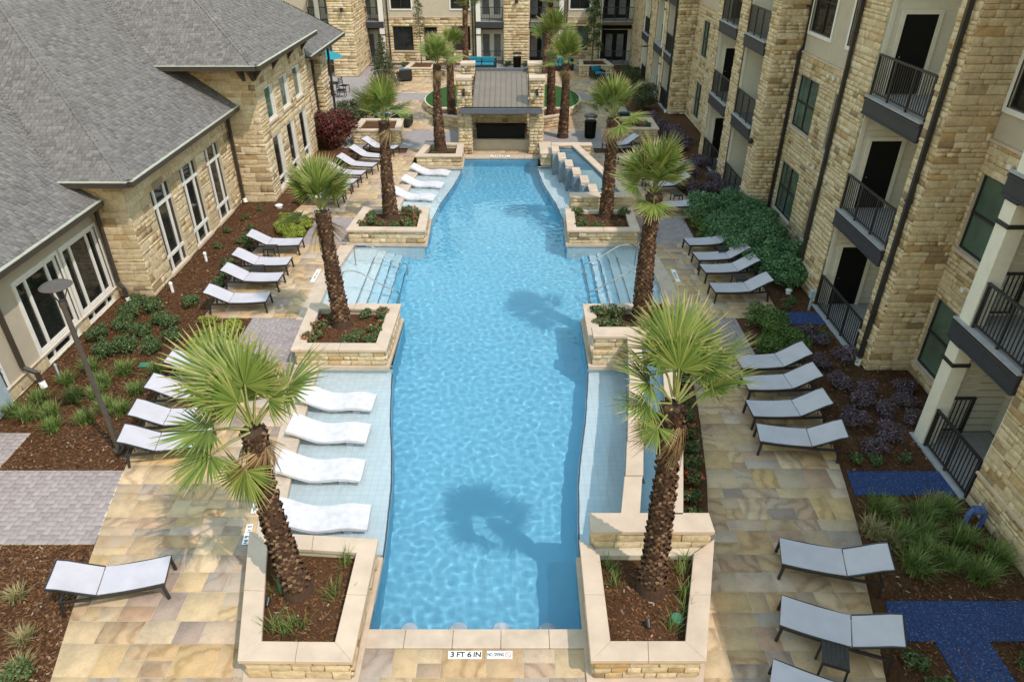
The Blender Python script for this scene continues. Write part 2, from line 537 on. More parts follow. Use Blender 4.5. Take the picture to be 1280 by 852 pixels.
# ------------------------------------------------------------------ stone walls, built stone by stone
def unit_stone(k):
    rr = random.Random(k)
    j = lambda a: rr.uniform(-a, a)
    c = 0.022
    back = [(0, 0, 0), (1, 0, 0), (1, 1, 0), (0, 1, 0)]
    mid = [(j(.015), j(.03), .6), (1 + j(.015), j(.03), .6), (1 + j(.015), 1 + j(.03), .6), (j(.015), 1 + j(.03), .6)]
    top = [(c + j(.02), 2 * c + j(.04), 1 + j(.25)), (1 - c + j(.02), 2 * c + j(.04), 1 + j(.25)), (1 - c + j(.02), 1 - 2 * c + j(.04), 1 + j(.25)), (c + j(.02), 1 - 2 * c + j(.04), 1 + j(.25))]
    V = np.array(back + mid + top, dtype=float)
    Q = []
    for a in (0, 4):
        for i in range(4):
            Q.append((a + i, a + (i + 1) % 4, a + 4 + (i + 1) % 4, a + 4 + i))
    Q.append((8, 9, 10, 11))
    return V, np.array(Q)
UNIT = [unit_stone(k) for k in range(5)]
UNIT_MESH = []
for k, (V_, Q_) in enumerate(UNIT):
    me_ = np_mesh('stone_block_%d' % k, V_, Q_)
    me_.materials.append(MAT['stone'])
    UNIT_MESH.append(me_)

def free_intervals(L, z0, z1, openings):
    iv = [(0.0, L)]
    for (a, b, c, d) in openings:
        if c < z1 - 1e-4 and d > z0 + 1e-4:
            nx = []
            for (s, e) in iv:
                if b <= s or a >= e: nx.append((s, e)); continue
                if a > s: nx.append((s, a))
                if b < e: nx.append((b, e))
            iv = nx
    return iv

def lay_stones(out, o, u, n, L, z0, z1, openings=(), h=(0.10, 0.22), w=(0.2, 0.62), d=(0.022, 0.045), gap=0.010, base_d=0.0):
    """rows of stones on a wall face; appends (origin, u, n, u0, u1, za, zb, depth)"""
    brk = sorted({round(z, 3) for z in [z0, z1] + [v for op in openings for v in (op[2], op[3]) if z0 < v < z1]})
    zs = [brk[0]]
    for a, b in zip(brk[:-1], brk[1:]):
        z = a
        while z < b - 1e-3:
            s = random.uniform(*h)
            if b - (z + s) < h[0] * 0.8: s = b - z
            z += s
            zs.append(z)
    for za, zb in zip(zs[:-1], zs[1:]):
        for (s, e) in free_intervals(L, za, zb, openings):
            x = s
            while x < e - 1e-3:
                st = random.uniform(*w) * (0.8 if zb - za < 0.14 else 1.0)
                if e - (x + st) < w[0] * 0.7: st = e - x
                if st > w[1] * 1.7: st /= 2
                out.append((o, u, n, x + gap / 2, x + st - gap / 2, za + gap / 2, zb - gap / 2, base_d + random.uniform(*d)))
                x += st

def wall_face(mb, o, u, n, L, z0, z1, openings=(), reveal=0.18):
    """flat backing of a wall with holes and their reveals"""
    us = sorted({0.0, L} | {min(max(v, 0), L) for op in openings for v in op[:2]})
    zs = sorted({z0, z1} | {min(max(v, z0), z1) for op in openings for v in op[2:4]})
    P = lambda a, z, dd=0.0: (o[0] + u[0] * a + n[0] * dd, o[1] + u[1] * a + n[1] * dd, z)
    for a, b in zip(us[:-1], us[1:]):
        for c, e in zip(zs[:-1], zs[1:]):
            m, q = (a + b) / 2, (c + e) / 2
            if any(op[0] < m < op[1] and op[2] < q < op[3] for op in openings): continue
            mb.add([P(a, c), P(b, c), P(b, e), P(a, e)], [(0, 1, 2, 3)])
    for (a, b, c, e) in openings:
        r = -reveal
        mb.add([P(a, c, .03), P(a, c, r), P(a, e, r), P(a, e, .03)], [(0, 1, 2, 3)])
        mb.add([P(b, c, .03), P(b, c, r), P(b, e, r), P(b, e, .03)], [(3, 2, 1, 0)])
        mb.add([P(a, e, .03), P(a, e, r), P(b, e, r), P(b, e, .03)], [(0, 1, 2, 3)])
        mb.add([P(a, c, .03), P(a, c, r), P(b, c, r), P(b, c, .03)], [(3, 2, 1, 0)])

def stone_matrix(s):
    o, u, n, u0, u1, za, zb, d = s
    M = Matrix.Identity(4)
    X = Vector((u[0], u[1], 0)) * (u1 - u0)
    Y = Vector((0, 0, zb - za))
    Z = Vector((n[0], n[1], 0)) * d
    for i in range(3):
        M[i][0], M[i][1], M[i][2] = X[i], Y[i], Z[i]
    M[0][3], M[1][3], M[2][3] = o[0] + u[0] * u0, o[1] + u[1] * u0, za
    return M

def finish_stones(stones, parent, single=300, minpx=9.0, name='stone'):
    """the stones that show largest become parts of their own, the rest one joined part"""
    ranked = []
    for i, s in enumerate(stones):
        o, u, n, u0, u1, za, zb, d = s
        c = (o[0] + u[0] * (u0 + u1) / 2, o[1] + u[1] * (u0 + u1) / 2, (za + zb) / 2)
        facing = (CAM_X - c[0]) * n[0] + (0 - c[1]) * n[1]
        if facing <= 0 or not in_view(c): continue
        a = project((o[0] + u[0] * u0, o[1] + u[1] * u0, za)); b = project((o[0] + u[0] * u1, o[1] + u[1] * u1, za))
        t = project((o[0] + u[0] * u0, o[1] + u[1] * u0, zb))
        if not (a and b and t): continue
        area = abs((b[0] - a[0]) * (t[1] - a[1]) - (b[1] - a[1]) * (t[0] - a[0]))
        if math.hypot(b[0] - a[0], b[1] - a[1]) >= minpx:
            ranked.append((area, i))
    ranked.sort(reverse=True)
    pick = {i for _, i in ranked[:single]}
    loc = parent.location.copy()
    Vs, Qs, nv = [], [], 0
    for i, s in enumerate(stones):
        M = stone_matrix(s)
        k = (i * 7 + len(stones)) % len(UNIT)
        if i in pick:
            ob = bpy.data.objects.new(name, UNIT_MESH[k])
            col.objects.link(ob)
            ob.parent = parent
            ob.matrix_basis = Matrix.Translation(-loc) @ M
        else:
            A = np.array(M)
            V = UNIT[k][0] @ A[:3, :3].T + A[:3, 3]
            Vs.append(V); Qs.append(UNIT[k][1] + nv); nv += len(V)
    if Vs:
        me = np_mesh('stonework', np.concatenate(Vs), np.concatenate(Qs))
        tag(link('stonework', me, MAT['stone'], parent), kind='stuff')

# ------------------------------------------------------------------ windows
def window(parent, o, u, n, a, b, c, e, frame='white', pane='glass_dark', cols=(), rows=(), fw=0.06, rec=0.09, sill=True, border=True, name='window', sill_mat='cap', trim=0.0):
    """frame (with bars), a pane and a sill, set back in the opening a..b, c..e"""
    mb = MB()
    d0, d1 = -rec, -rec + 0.05
    if border:
        mb.obox(o, u, n, a, a + fw, d0, d1, c, e); mb.obox(o, u, n, b - fw, b, d0, d1, c, e)
        mb.obox(o, u, n, a + fw, b - fw, d0, d1, e - fw, e); mb.obox(o, u, n, a + fw, b - fw, d0, d1, c, c + fw)
    for x in cols:
        mb.obox(o, u, n, x - fw / 2, x + fw / 2, d0 + .004, d1 + .006, c + .002, e - .002)
    for z in rows:
        mb.obox(o, u, n, a + .002, b - .002, d0 + .002, d1 + .012, z - fw / 2, z + fw / 2)
    if trim:
        t = trim
        tm = MB()
        tm.obox(o, u, n, a - t, a, 0.0, 0.035, c - t, e + t); tm.obox(o, u, n, b, b + t, 0.0, 0.035, c - t, e + t)
        tm.obox(o, u, n, a, b, 0.0, 0.035, e, e + t); tm.obox(o, u, n, a, b, 0.0, 0.045, c - t, c)
    w = mb.build(name, MAT[frame], parent)
    if trim:
        to = tm.build('trim', MAT['white']); to.parent = w
    g = MB()
    g.obox(o, u, n, a + .01, b - .01, d0 - .03, d0 + .015, c + .01, e - .01)
    go = g.build('pane', MAT[pane])
    go.parent = w
    if sill:
        sb = MB()
        sb.obox(o, u, n, a - .05, b + .05, -rec + .01, .07, c - .085, c - .003)
        so = sb.build('sill', MAT[sill_mat]); so.parent = w
    return w

def railing(mb, p0, p1, z0, z1, step=0.105, post_every=0.9):
    p0, p1 = Vector((*p0, 0)), Vector((*p1, 0))
    L = (p1 - p0).length
    d = (p1 - p0) / L
    at = lambda s, z: (p0.x + d.x * s, p0.y + d.y * s, z)
    mb.bar(at(0, z1), at(L, z1), 0.055, 0.045)
    mb.bar(at(0, z0 + 0.09), at(L, z0 + 0.09), 0.035, 0.03)
    n = max(1, round(L / step))
    for i in range(n + 1):
        s = L * i / n
        mb.bar(at(s, z0 + 0.09), at(s, z1), 0.018)
    m = max(1, round(L / post_every))
    for i in range(m + 1):
        s = min(max(L * i / m, 0.03), L - 0.03)
        mb.bar(at(s, z0), at(s, z1), 0.045)

# ------------------------------------------------------------------ roofs, shingle by shingle
def shingle_slope(tabs, org, du, ds, slope, tmax, lo, hi, row=0.115, tab=(0.10, 0.22)):
    """org: eave point; du: unit along the eave, ds: unit up-slope in plan; lo/hi give the eave-axis interval at plan distance t"""
    k = math.sqrt(1 + slope * slope)
    t = -0.03
    while t < tmax:
        t1 = t + row / k
        a, b = lo(t), hi(t)
        x = a - random.uniform(0, 0.2)
        while x < b:
            w = random.uniform(*tab)
            x0, x1 = max(x, a), min(x + w, b)
            if x1 - x0 > 0.04:
                tabs.append((org, du, ds, slope, x0 + .006, x1 - .006, t, t1 + 0.05 / k, random.uniform(0.016, 0.034)))
            x += w
        t = t1

def tab_geometry(s):
    org, du, ds, sl, x0, x1, t0, t1, h = s
    def P(x, t, lift):
        return (org[0] + du[0] * x + ds[0] * t, org[1] + du[1] * x + ds[1] * t, org[2] + sl * t + lift)
    V = [P(x0, t0, 0.002), P(x1, t0, 0.002), P(x0, t0, h), P(x1, t0, h), P(x0, t1, 0.004), P(x1, t1, 0.004)]
    return V, [(0, 1, 3, 2), (2, 3, 5, 4), (0, 2, 4, 0), (1, 5, 3, 1)]

def finish_tabs(tabs, parent, single=300):
    ranked = []
    for i, s in enumerate(tabs):
        V = tab_geometry(s)[0]
        a, b = project(V[2]), project(V[3])
        if a and b and in_view(V[2], 0):
            ranked.append((math.hypot(b[0] - a[0], b[1] - a[1]), i))
    ranked.sort(reverse=True)
    pick = {i for q, i in ranked[:single] if q > 8}
    Vs, Qs, nv = [], [], 0
    for i, s in enumerate(tabs):
        V, F = tab_geometry(s)
        V = np.array(V)
        Q = np.array([(0, 1, 3, 2), (2, 3, 5, 4)])
        if i in pick:
            me = np_mesh('shingle', V, Q)
            link('shingle', me, MAT['shingle'], parent)
        else:
            Vs.append(V); Qs.append(Q + nv); nv += len(V)
    me = np_mesh('shingles', np.concatenate(Vs), np.concatenate(Qs))
    tag(link('shingle_field', me, MAT['shingle'], parent), kind='stuff')
# ================================================================== the setting
FO = lambda y: 8.45 - 0.0104 * (y - 20) ** 2            # outer edge of the stone deck
PO = lambda y: 5.2 - 0.0095 * (y - 20) ** 2             # outer edge of the planters
SO1 = [(8.7, 3.72), (9.4, 3.85), (10.7, 4.05), (11.7, 4.17), (13.15, 4.32), (14.95, 4.45)]
SOS = [(17.3, 5.22), (20.0, 5.25), (22.62, 5.02)]
SO2 = [(24.9, 4.04), (25.8, 3.97), (31.45, 3.66)]
XI = [(7.16, 1.76), (8.75, 1.80), (9.5, 1.84), (10.8, 1.94), (11.8, 2.08), (13.0, 2.29), (14.95, 2.53), (17.3, 2.54), (22.62, 2.52),
      (24.9, 2.5), (25.4, 2.51), (27.2, 2.33), (29.35, 1.95), (31.0, 1.76), (31.45, 1.75), (32.85, 1.82)]
WL1 = [(8.75, 2.50), (10.2, 2.82), (12.1, 3.14), (12.9, 3.27), (14.95, 3.52)]      # weir wall face, near water feature
WL2 = [(24.9, 3.84), (25.5, 3.70), (30.8, 2.50), (31.45, 2.36)]
BO = [(8.7, 4.18), (9.14, 4.27), (10.7, 4.61), (12.84, 4.95), (15.05, 5.2)]         # flower bed outer edge
OW1 = [(8.75, 3.28), (9.3, 3.40), (11.15, 3.78), (14.95, 4.36)]                     # inner face of trough wall
OW2 = [(24.9, 4.92), (25.8, 4.73), (31.45, 3.43), (32.0, 3.30)]
ZF, ZS, ZW = -1.15, -0.33, -0.08
Y0P, Y1P = 7.16, 32.85
ZONES = [(7.16, 8.75, 'planter'), (8.75, 14.95, 'shelf1'), (14.95, 17.3, 'planter'), (17.3, 22.62, 'stair'), (22.62, 24.9, 'planter'),
         (24.9, 31.45, 'shelf2'), (31.45, 32.85, 'planter')]
xi = lambda y: interp(XI, y)
def xo(y, zone, s):
    if zone == 'planter': return xi(y)
    if zone == 'stair': return interp(SOS, y)
    if zone == 'shelf1': return interp(SO1 if s < 0 else WL1, y)
    return interp(SO2 if s < 0 else WL2, y)
def frange(a, b, step):
    n = max(1, int(round((b - a) / step)))
    return [a + (b - a) * i / n for i in range(n + 1)]

# ground: one sheet with the pool cut out of it
g = MB()
GX, GA, GB = 5.75, 6.95, 33.05
for (a, b, c, d) in ((-200, 200, -150, GA), (-200, 200, GB, 250), (-200, -GX, GA, GB), (GX, 200, GA, GB)):
    g.add([(a, c, -.035), (b, c, -.035), (b, d, -.035), (a, d, -.035)], [(0, 1, 2, 3)])
tag(g.build('ground', MAT['mulch']), kind='structure')

# pool shell
ps = MB()
NOSE = [4.19, 3.90, 3.60, 3.32, 3.05]
for (a, b, zone) in ZONES:
    ys = frange(a, b, 0.3)
    for y0, y1 in zip(ys[:-1], ys[1:]):
        e = 1e-4
        ym0, ym1 = y0 + e, y1 - e
        fl = (lambda y: NOSE[-1]) if zone == 'stair' else xi
        ps.mi = 0
        ps.add([(-fl(ym0), y0, ZF), (fl(ym0), y0, ZF), (fl(ym1), y1, ZF), (-fl(ym1), y1, ZF)], [(0, 1, 2, 3)])
        for s in (-1, 1):
            def Q(xa, za, xb, zb, flip=False):
                P = [(s * xa[0], y0, za), (s * xa[1], y1, za), (s * xb[1], y1, zb), (s * xb[0], y0, zb)]
                ps.add(P, [(0, 1, 2, 3) if s > 0 else (3, 2, 1, 0)])
            X = (xi(ym0), xi(ym1)); O = (xo(ym0, zone, s), xo(ym1, zone, s))
            if zone == 'planter':
                ps.mi = 0; Q(X, ZF, X, 0.0)
            elif zone == 'stair':
                z = ZF
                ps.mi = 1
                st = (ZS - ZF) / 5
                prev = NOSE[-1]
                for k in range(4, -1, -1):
                    xx = (NOSE[k], NOSE[k]); ps.mi = (1, 1, 3, 3, 0)[k]  # tread colours turn bluer downwards, standing in for absorption by deeper water
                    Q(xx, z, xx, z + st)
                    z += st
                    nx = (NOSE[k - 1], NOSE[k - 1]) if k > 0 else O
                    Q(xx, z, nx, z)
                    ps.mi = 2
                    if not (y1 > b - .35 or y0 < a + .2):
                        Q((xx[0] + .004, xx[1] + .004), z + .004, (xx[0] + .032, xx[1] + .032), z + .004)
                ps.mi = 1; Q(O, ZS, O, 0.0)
            else:
                ps.mi = 0; Q(X, ZF, X, ZS)
                ps.mi = 1; Q(X, ZS, O, ZS); Q(O, ZS, O, 0.0)
                ps.mi = 2; Q((X[0] + .004, X[1] + .004), ZS + .004, (X[0] + .042, X[1] + .042), ZS + .004)
            ps.mi = 2                                    # waterline tile band
            Q((O[0] - .004, O[1] - .004), -.12, (O[0] - .004, O[1] - .004), -.02)
    for yy in (a, b):
        if zone == 'planter': continue
        for s in (-1, 1):
            y = min(max(yy, a + 1e-4), b - 1e-4)
            x0, x1, zb = xi(y), xo(y, zone, s), (ZF if zone == 'stair' else ZS)
            ps.mi = 1
            ps.add([(s * x0, yy, zb), (s * x1, yy, zb), (s * x1, yy, 0), (s * x0, yy, 0)], [(0, 1, 2, 3)])
            off = 0.004 if yy == a else -0.004
            ps.mi = 2
            ps.add([(s * x0, yy + off, -.12), (s * x1, yy + off, -.12), (s * x1, yy + off, -.02), (s * x0, yy + off, -.02)], [(0, 1, 2, 3)])
ps.mi = 0
ps.add([(-1.76, Y0P, ZF), (1.76, Y0P, ZF), (1.76, Y0P, 0), (-1.76, Y0P, 0)], [(0, 1, 2, 3)])
ps.add([(-1.82, Y1P, ZF), (1.82, Y1P, ZF), (1.82, Y1P, 0), (-1.82, Y1P, 0)], [(3, 2, 1, 0)])
ps.mi = 2
ps.add([(-1.81, Y1P - .004, -.12), (1.81, Y1P - .004, -.12), (1.81, Y1P - .004, -.02), (-1.81, Y1P - .004, -.02)], [(3, 2, 1, 0)])
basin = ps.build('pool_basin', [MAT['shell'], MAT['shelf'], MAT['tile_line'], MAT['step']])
tag(basin, kind='structure')
basin.cycles.is_caustics_receiver = True

# water: one closed body
def outline():
    Rr, Ll = [], []
    for (a, b, zone) in ZONES:
        e = -.012 if zone == 'planter' else .012         # the water runs a little into the walls
        a2, b2 = (a - e if a > Y0P else a - .012), (b + e if b < Y1P else b + .012)
        for y in frange(a2, b2, 0.4):
            y_ = min(max(y, a + 1e-4), b - 1e-4)
            Rr.append((xo(y_, zone, 1) + .012, y)); Ll.append((-xo(y_, zone, -1) - .012, y))
    return Rr + Ll[::-1]
def water_mesh():
    """prism whose top is cut into a grid and raised into small waves"""
    from mathutils import noise
    m = MB(); m.prism(outline(), ZF - .1, ZW, caps=False)
    bm = bmesh.new()
    pts = outline()
    f = bm.faces.new([bm.verts.new((x, y, ZW)) for x, y in pts])
    f.normal_update()
    if f.normal.z < 0: f.normal_flip()
    st = WAVE_STEP
    for ax, lo, hi in ((0, -5.3, 5.3), (1, 7.16, 32.85)):
        c = lo + st
        while c < hi:
            bmesh.ops.bisect_plane(bm, geom=bm.verts[:] + bm.edges[:] + bm.faces[:], dist=1e-5, plane_co=(c, 0, 0) if ax == 0 else (0, c, 0), plane_no=(1, 0, 0) if ax == 0 else (0, 1, 0))
            c += st
    top = list(bm.faces)
    rim = [e for e in bm.edges if len(e.link_faces) == 1]
    ex = bmesh.ops.extrude_edge_only(bm, edges=rim)
    low = [v for v in ex['geom'] if isinstance(v, bmesh.types.BMVert)]
    for v in low: v.co.z = ZF - .1
    bmesh.ops.contextual_create(bm, geom=[e for e in bm.edges if len(e.link_faces) == 1])
    for v in bm.verts:
        if v.co.z > ZW - .01:
            p = v.co
            h = .40 * noise.noise((p.x * 1.1, p.y * 1.1, 0)) + .26 * noise.noise((p.x * 5.2 + p.y, p.y * 5.2 - p.x, 5)) + .17 * noise.noise((p.x * 9.0, p.y * 9.0, 9))
            v.co.z += h * WAVE_H
    bmesh.ops.recalc_face_normals(bm, faces=bm.faces[:])
    for fc in bm.faces: fc.smooth = abs(fc.normal.z) > .5
    me = bpy.data.meshes.new('pool_water')
    bm.to_mesh(me); bm.free()
    return me
WAVE_STEP, WAVE_H = .05, .024
water_o = link('pool_water', water_mesh(), MAT['water'])
water_o.cycles.is_caustics_caster = True
tag(water_o, kind='structure')

# ------------------------------------------------------------------ paving
deck = empty('deck', (0, 6, 0))
tag(deck, kind='structure')
tiles = []                  # quads: four plan corners
grout = MB()
def pave(y0, y1, lo, hi, h=(0.30, 0.62), w=(0.30, 0.74), keep=None):
    n = max(1, int((y1 - y0) / 0.5))
    for ya, yb in zip(frange(y0, y1, 0.5)[:-1], frange(y0, y1, 0.5)[1:]):
        grout.add([(lo(ya), ya, -.009), (hi(ya), ya, -.009), (hi(yb), yb, -.009), (lo(yb), yb, -.009)], [(0, 1, 2, 3)])
    y = y0
    while y < y1 - 1e-3:
        s = random.choice([0.28, 0.36, 0.42, 0.46, 0.58])
        if y1 - (y + s) < 0.25: s = y1 - y
        ya, yb = y, y + s
        a, b = min(lo(ya), lo(yb)), max(hi(ya), hi(yb))
        x = a
        cuts = []
        while x < b - 1e-3:
            st = random.uniform(*w)
            if b - (x + st) < w[0] * .7: st = b - x
            cuts.append((x, x + st)); x += st
        for (p, q) in cuts:
            p0, p1 = max(p, lo(ya)), max(p, lo(yb)); q0, q1 = min(q, hi(ya)), min(q, hi(yb))
            if q0 - p0 < 0.06 and q1 - p1 < 0.06: continue
            p0 = min(p0, q0 - .02); p1 = min(p1, q1 - .02)
            if s > .45 and random.random() < .30:        # a course split in two
                m = s * random.choice([.5, .5, .35])
                f = m / s
                tiles.append(((p0, ya), (q0, ya), (q0 + (q1 - q0) * f, ya + m), (p0 + (p1 - p0) * f, ya + m)))
                tiles.append(((p0 + (p1 - p0) * f, ya + m), (q0 + (q1 - q0) * f, ya + m), (q1, yb), (p1, yb)))
            else:
                tiles.append(((p0, ya), (q0, ya), (q1, yb), (p1, yb)))
        y = yb
pave(4.2, 6.35, lambda y: -FO(y), lambda y: FO(y) - .2)
pave(6.35, 6.84, lambda y: -1.9, lambda y: 1.85)
pave(6.35, 8.75, lambda y: -FO(y), lambda y: -PO(y) + .12)
pave(6.35, 8.75, lambda y: PO(y) - .12, lambda y: FO(y) - .2)
pave(8.75, 15.05, lambda y: -FO(y), lambda y: -interp(SO1, y) - .47)
pave(8.75, 15.05, lambda y: interp(BO, y), lambda y: FO(y) - .1)
pave(17.45, 22.75, lambda y: -FO(y), lambda y: -interp(SOS, y) - .45)
pave(17.45, 22.75, lambda y: interp(SOS, y) + .45, lambda y: FO(y))
pave(25.2, 33.6, lambda y: -FO(y) + .1, lambda y: -interp(SO2, y) - .45)
pave(25.2, 33.6, lambda y: interp(OW2, y) + .25, lambda y: FO(y) - .1)
pave(33.05, 34.4, lambda y: -4.6, lambda y: 4.6)
pave(37.6, 44.8, lambda y: -8.0, lambda y: 7.4, w=(.5, 1.1))
pave(46.8, 55.2, lambda y: -8.6, lambda y: 8.2, w=(.5, 1.1))
grout.build('grout_bed', MAT['mortar'], deck)

def tile_mesh(q, z, inset=.004, th=.03):
    c = (sum(p[0] for p in q) / 4, sum(p[1] for p in q) / 4)
    def ins(p, k):
        dx, dy = c[0] - p[0], c[1] - p[1]
        return (p[0] + math.copysign(min(k, abs(dx)), dx), p[1] + math.copysign(min(k, abs(dy)), dy))
    lo = [(*ins(p, inset), z - th) for p in q]
    md = [(*ins(p, inset), z - .004) for p in q]
    tp = [(*ins(p, inset + .004), z) for p in q]
    V = np.array(lo + md + tp)
    Q = [(a + i, a + (i + 1) % 4, a + 4 + (i + 1) % 4, a + 4 + i) for a in (0, 4) for i in range(4)] + [(8, 9, 10, 11)]
    return V, np.array(Q)

def lay_tiles(quads, parent, name, mat, single, field, z=0.0, zj=.003, inset=.004):
    ranked = []
    for i, q in enumerate(quads):
        P = [project((p[0], p[1], 0)) for p in q]
        c = (sum(p[0] for p in q) / 4, sum(p[1] for p in q) / 4, 0)
        if all(P) and in_view(c, 5):
            a = .5 * abs(sum(P[k][0] * P[(k + 1) % 4][1] - P[(k + 1) % 4][0] * P[k][1] for k in range(4)))
            w = max(p[0] for p in P) - min(p[0] for p in P)
            if w >= 9: ranked.append((a, i))
    ranked.sort(reverse=True)
    pick = {i for _, i in ranked[:single]}
    Vs, Qs, nv = [], [], 0
    for i, q in enumerate(quads):
        V, Q = tile_mesh(q, z + random.uniform(-zj, zj), inset)
        if i in pick:
            link(name, np_mesh(name, V, Q), mat, parent)
        else:
            Vs.append(V); Qs.append(Q + nv); nv += len(V)
    if Vs:
        tag(link(field, np_mesh(field, np.concatenate(Vs), np.concatenate(Qs)), mat, parent), kind='stuff')
lay_tiles(tiles, deck, 'flagstone', MAT['flag'], 300, 'flagstone_field')

def herringbone(x0, x1, y0, y1, w=0.115):
    out = []
    nx, ny = int((x1 - x0) / w) + 3, int((y1 - y0) / w) + 3
    for r in range(-2, ny):
        for c in range(-2, nx):
            d = (c - r) % 4
            if d == 0: bx = (c, c + 2, r, r + 1)
            elif d == 3: bx = (c, c + 1, r, r + 2)
            else: continue
            a, b, e, f = (max(x0, x0 + bx[0] * w), min(x1, x0 + bx[1] * w), max(y0, y0 + bx[2] * w), min(y1, y0 + bx[3] * w))
            if b - a > .02 and f - e > .02:
                out.append(((a, e), (b, e), (b, f), (a, f)))
    return out
def paver_path(x0, x1, y0, y1, single, clip=None, extra=()):
    p = empty('paver_path', ((x0 + x1) / 2, y0, 0))
    tag(p, kind='structure')
    q = herringbone(x0, x1, y0, y1)
    for e in extra: q += herringbone(*e)
    if clip:
        q2 = []
        for t in q:
            lim = clip((t[0][1] + t[2][1]) / 2)
            if t[0][0] > lim - .02: continue
            q2.append(tuple((min(a, lim), b) for a, b in t))
        q = q2
    b = MB(); b.box(x0, x1 if not clip else clip(y0) - .05, y0, y1, -.03, -.010)
    for e in extra: b.box(e[0], e[1], e[2], e[3], -.03, -.010)
    b.build('sand_bed', MAT['mortar'], p)
    lay_tiles(q, p, 'paver', MAT['paver'], single, 'paver_field', zj=.002, inset=.0025)
paver_path(-13.5, -7.0, 9.0, 11.0, 300, clip=lambda y: -FO(y) - .01, extra=[(-13.5, -10.3, 11.0, 12.24)])
paver_path(-6.95, -4.95, 15.06, 17.44, 120)
paver_path(5.12, 7.05, 15.06, 17.44, 100)
paver_path(-6.95, -5.0, 22.76, 25.19, 0)
paver_path(5.05, 7.15, 22.76, 25.19, 0)
pp = MB()
for (a, b, c, d) in ((-8.0, 7.0, 34.41, 37.59), (-8.0, 7.4, 44.81, 46.79), (-12.5, -8.7, 41.0, 56.0), (-8.6, 8.2, 55.21, 56.4)):
    pp.add([(a, c, -.004), (b, c, -.004), (b, d, -.004), (a, d, -.004)], [(0, 1, 2, 3)])
def far_paver():
    t = NT('far_paver')
    br = t.n('ShaderNodeTexBrick')
    br.inputs['Scale'].default_value = 1.0
    br.inputs['Brick Width'].default_value = .22
    br.inputs['Row Height'].default_value = .11
    br.inputs['Mortar Size'].default_value = .006
    for k, c in (('Color1', (.29, .26, .25)), ('Color2', (.25, .22, .215)), ('Mortar', (.20, .18, .17))):
        br.inputs[k].default_value = (*c, 1)
    t.l(t.pos(), br.inputs['Vector'])
    return t.set(br.outputs['Color'], .9, 0, .2)
tag(pp.build('pavement', far_paver()), kind='structure')

# coping stones round the water
coping = empty('pool_coping', (0, 7, 0))
tag(coping, kind='structure')
def coping_piece(q, z=.016):
    mb = MB()
    mb.prism(q, -.07, z)
    mb.build('coping_stone', MAT['coping'], coping, bevel=.008)
def coping_run(ys, inner, outer, s):
    for a, b in zip(ys[:-1], ys[1:]):
        a_, b_ = a + .003, b - .003
        q = [(s * (inner(a_) - .03), a_), (s * outer(a_), a_), (s * outer(b_), b_), (s * (inner(b_) - .03), b_)]
        coping_piece(q if s > 0 else q[::-1])
for k in range(5):
    x0 = -1.95 + k * .78
    coping_piece([(x0 + .003, 6.845), (x0 + .777, 6.845), (x0 + .777, 7.19), (x0 + .003, 7.19)])
    coping_piece([(x0 + .003, 32.82), (x0 + .777, 32.82), (x0 + .777, 33.3), (x0 + .003, 33.3)])
coping_run(frange(8.95, 14.93, .95), lambda y: interp(SO1, y), lambda y: interp(SO1, y) + .465, -1)
for s in (-1, 1):
    coping_run(frange(17.33, 22.6, .95), lambda y: interp(SOS, y), lambda y: interp(SOS, y) + .445, s)
coping_run(frange(25.0, 31.4, 1.0), lambda y: interp(SO2, y), lambda y: interp(SO2, y) + .445, -1)

# gravel paths between the beds by the apartments
for k, q in enumerate([[(7.50, 10.28), (9.62, 10.28), (9.62, 10.98), (7.62, 10.98)], [(8.36, 17.1), (9.6, 17.1), (9.6, 17.8), (8.42, 17.8)],
          [(6.75, 6.98), (14, 6.98), (14, 7.75), (6.95, 7.75)], [(7.4, 3.0), (8.28, 3.0), (8.28, 6.98), (7.4, 6.98)],
          [(8.2, 26.4), (9.6, 26.4), (9.6, 27.3), (8.05, 27.3)], [(7.2, 31.6), (9.6, 31.6), (9.6, 32.6), (7.0, 32.6)]]):
    mb = MB(); mb.prism(q, -.03, -.006 - .001 * k)
    tag(mb.build('gravel_path', MAT['gravel']), kind='structure')

# loose bark over the beds
def chips(n, x0, x1, y0, y1, z=-.03, avoid=None):
    x = rng.uniform(x0, x1, n); y = rng.uniform(y0, y1, n)
    if avoid is not None:
        k = avoid(x, y); x, y = x[~k], y[~k]
    n = len(x)
    a = rng.uniform(0, math.pi, n); L = rng.uniform(.012, .042, n); W = rng.uniform(.006, .016, n)
    tl = rng.uniform(-.5, .5, n)
    ca, sa = np.cos(a), np.sin(a)
    V = np.empty((n, 4, 3))
    for i, (p, q) in enumerate(((-1, -1), (1, -1), (1, 1), (-1, 1))):
        V[:, i, 0] = x + p * L * ca - q * W * sa
        V[:, i, 1] = y + p * L * sa + q * W * ca
        V[:, i, 2] = z + .012 + p * L * tl * .6 + rng.uniform(0, .012, n)
    return V.reshape(-1, 3), np.arange(n * 4).reshape(-1, 4)
fo_np = lambda y: 8.45 - 0.0104 * (y - 20) ** 2
cv = []
cv.append(chips(16000, -11.3, -6.2, 4.5, 9.0, avoid=lambda x, y: x > -fo_np(y)))
cv.append(chips(26000, -11.3, -7.0, 11.0, 27, avoid=lambda x, y: (x > -fo_np(y)) & ~((x < -7) & (((y > 15.1) & (y < 17.4)) | ((y > 22.8) & (y < 25.1)))) | ((x < -10.3) & (y < 12.24))))
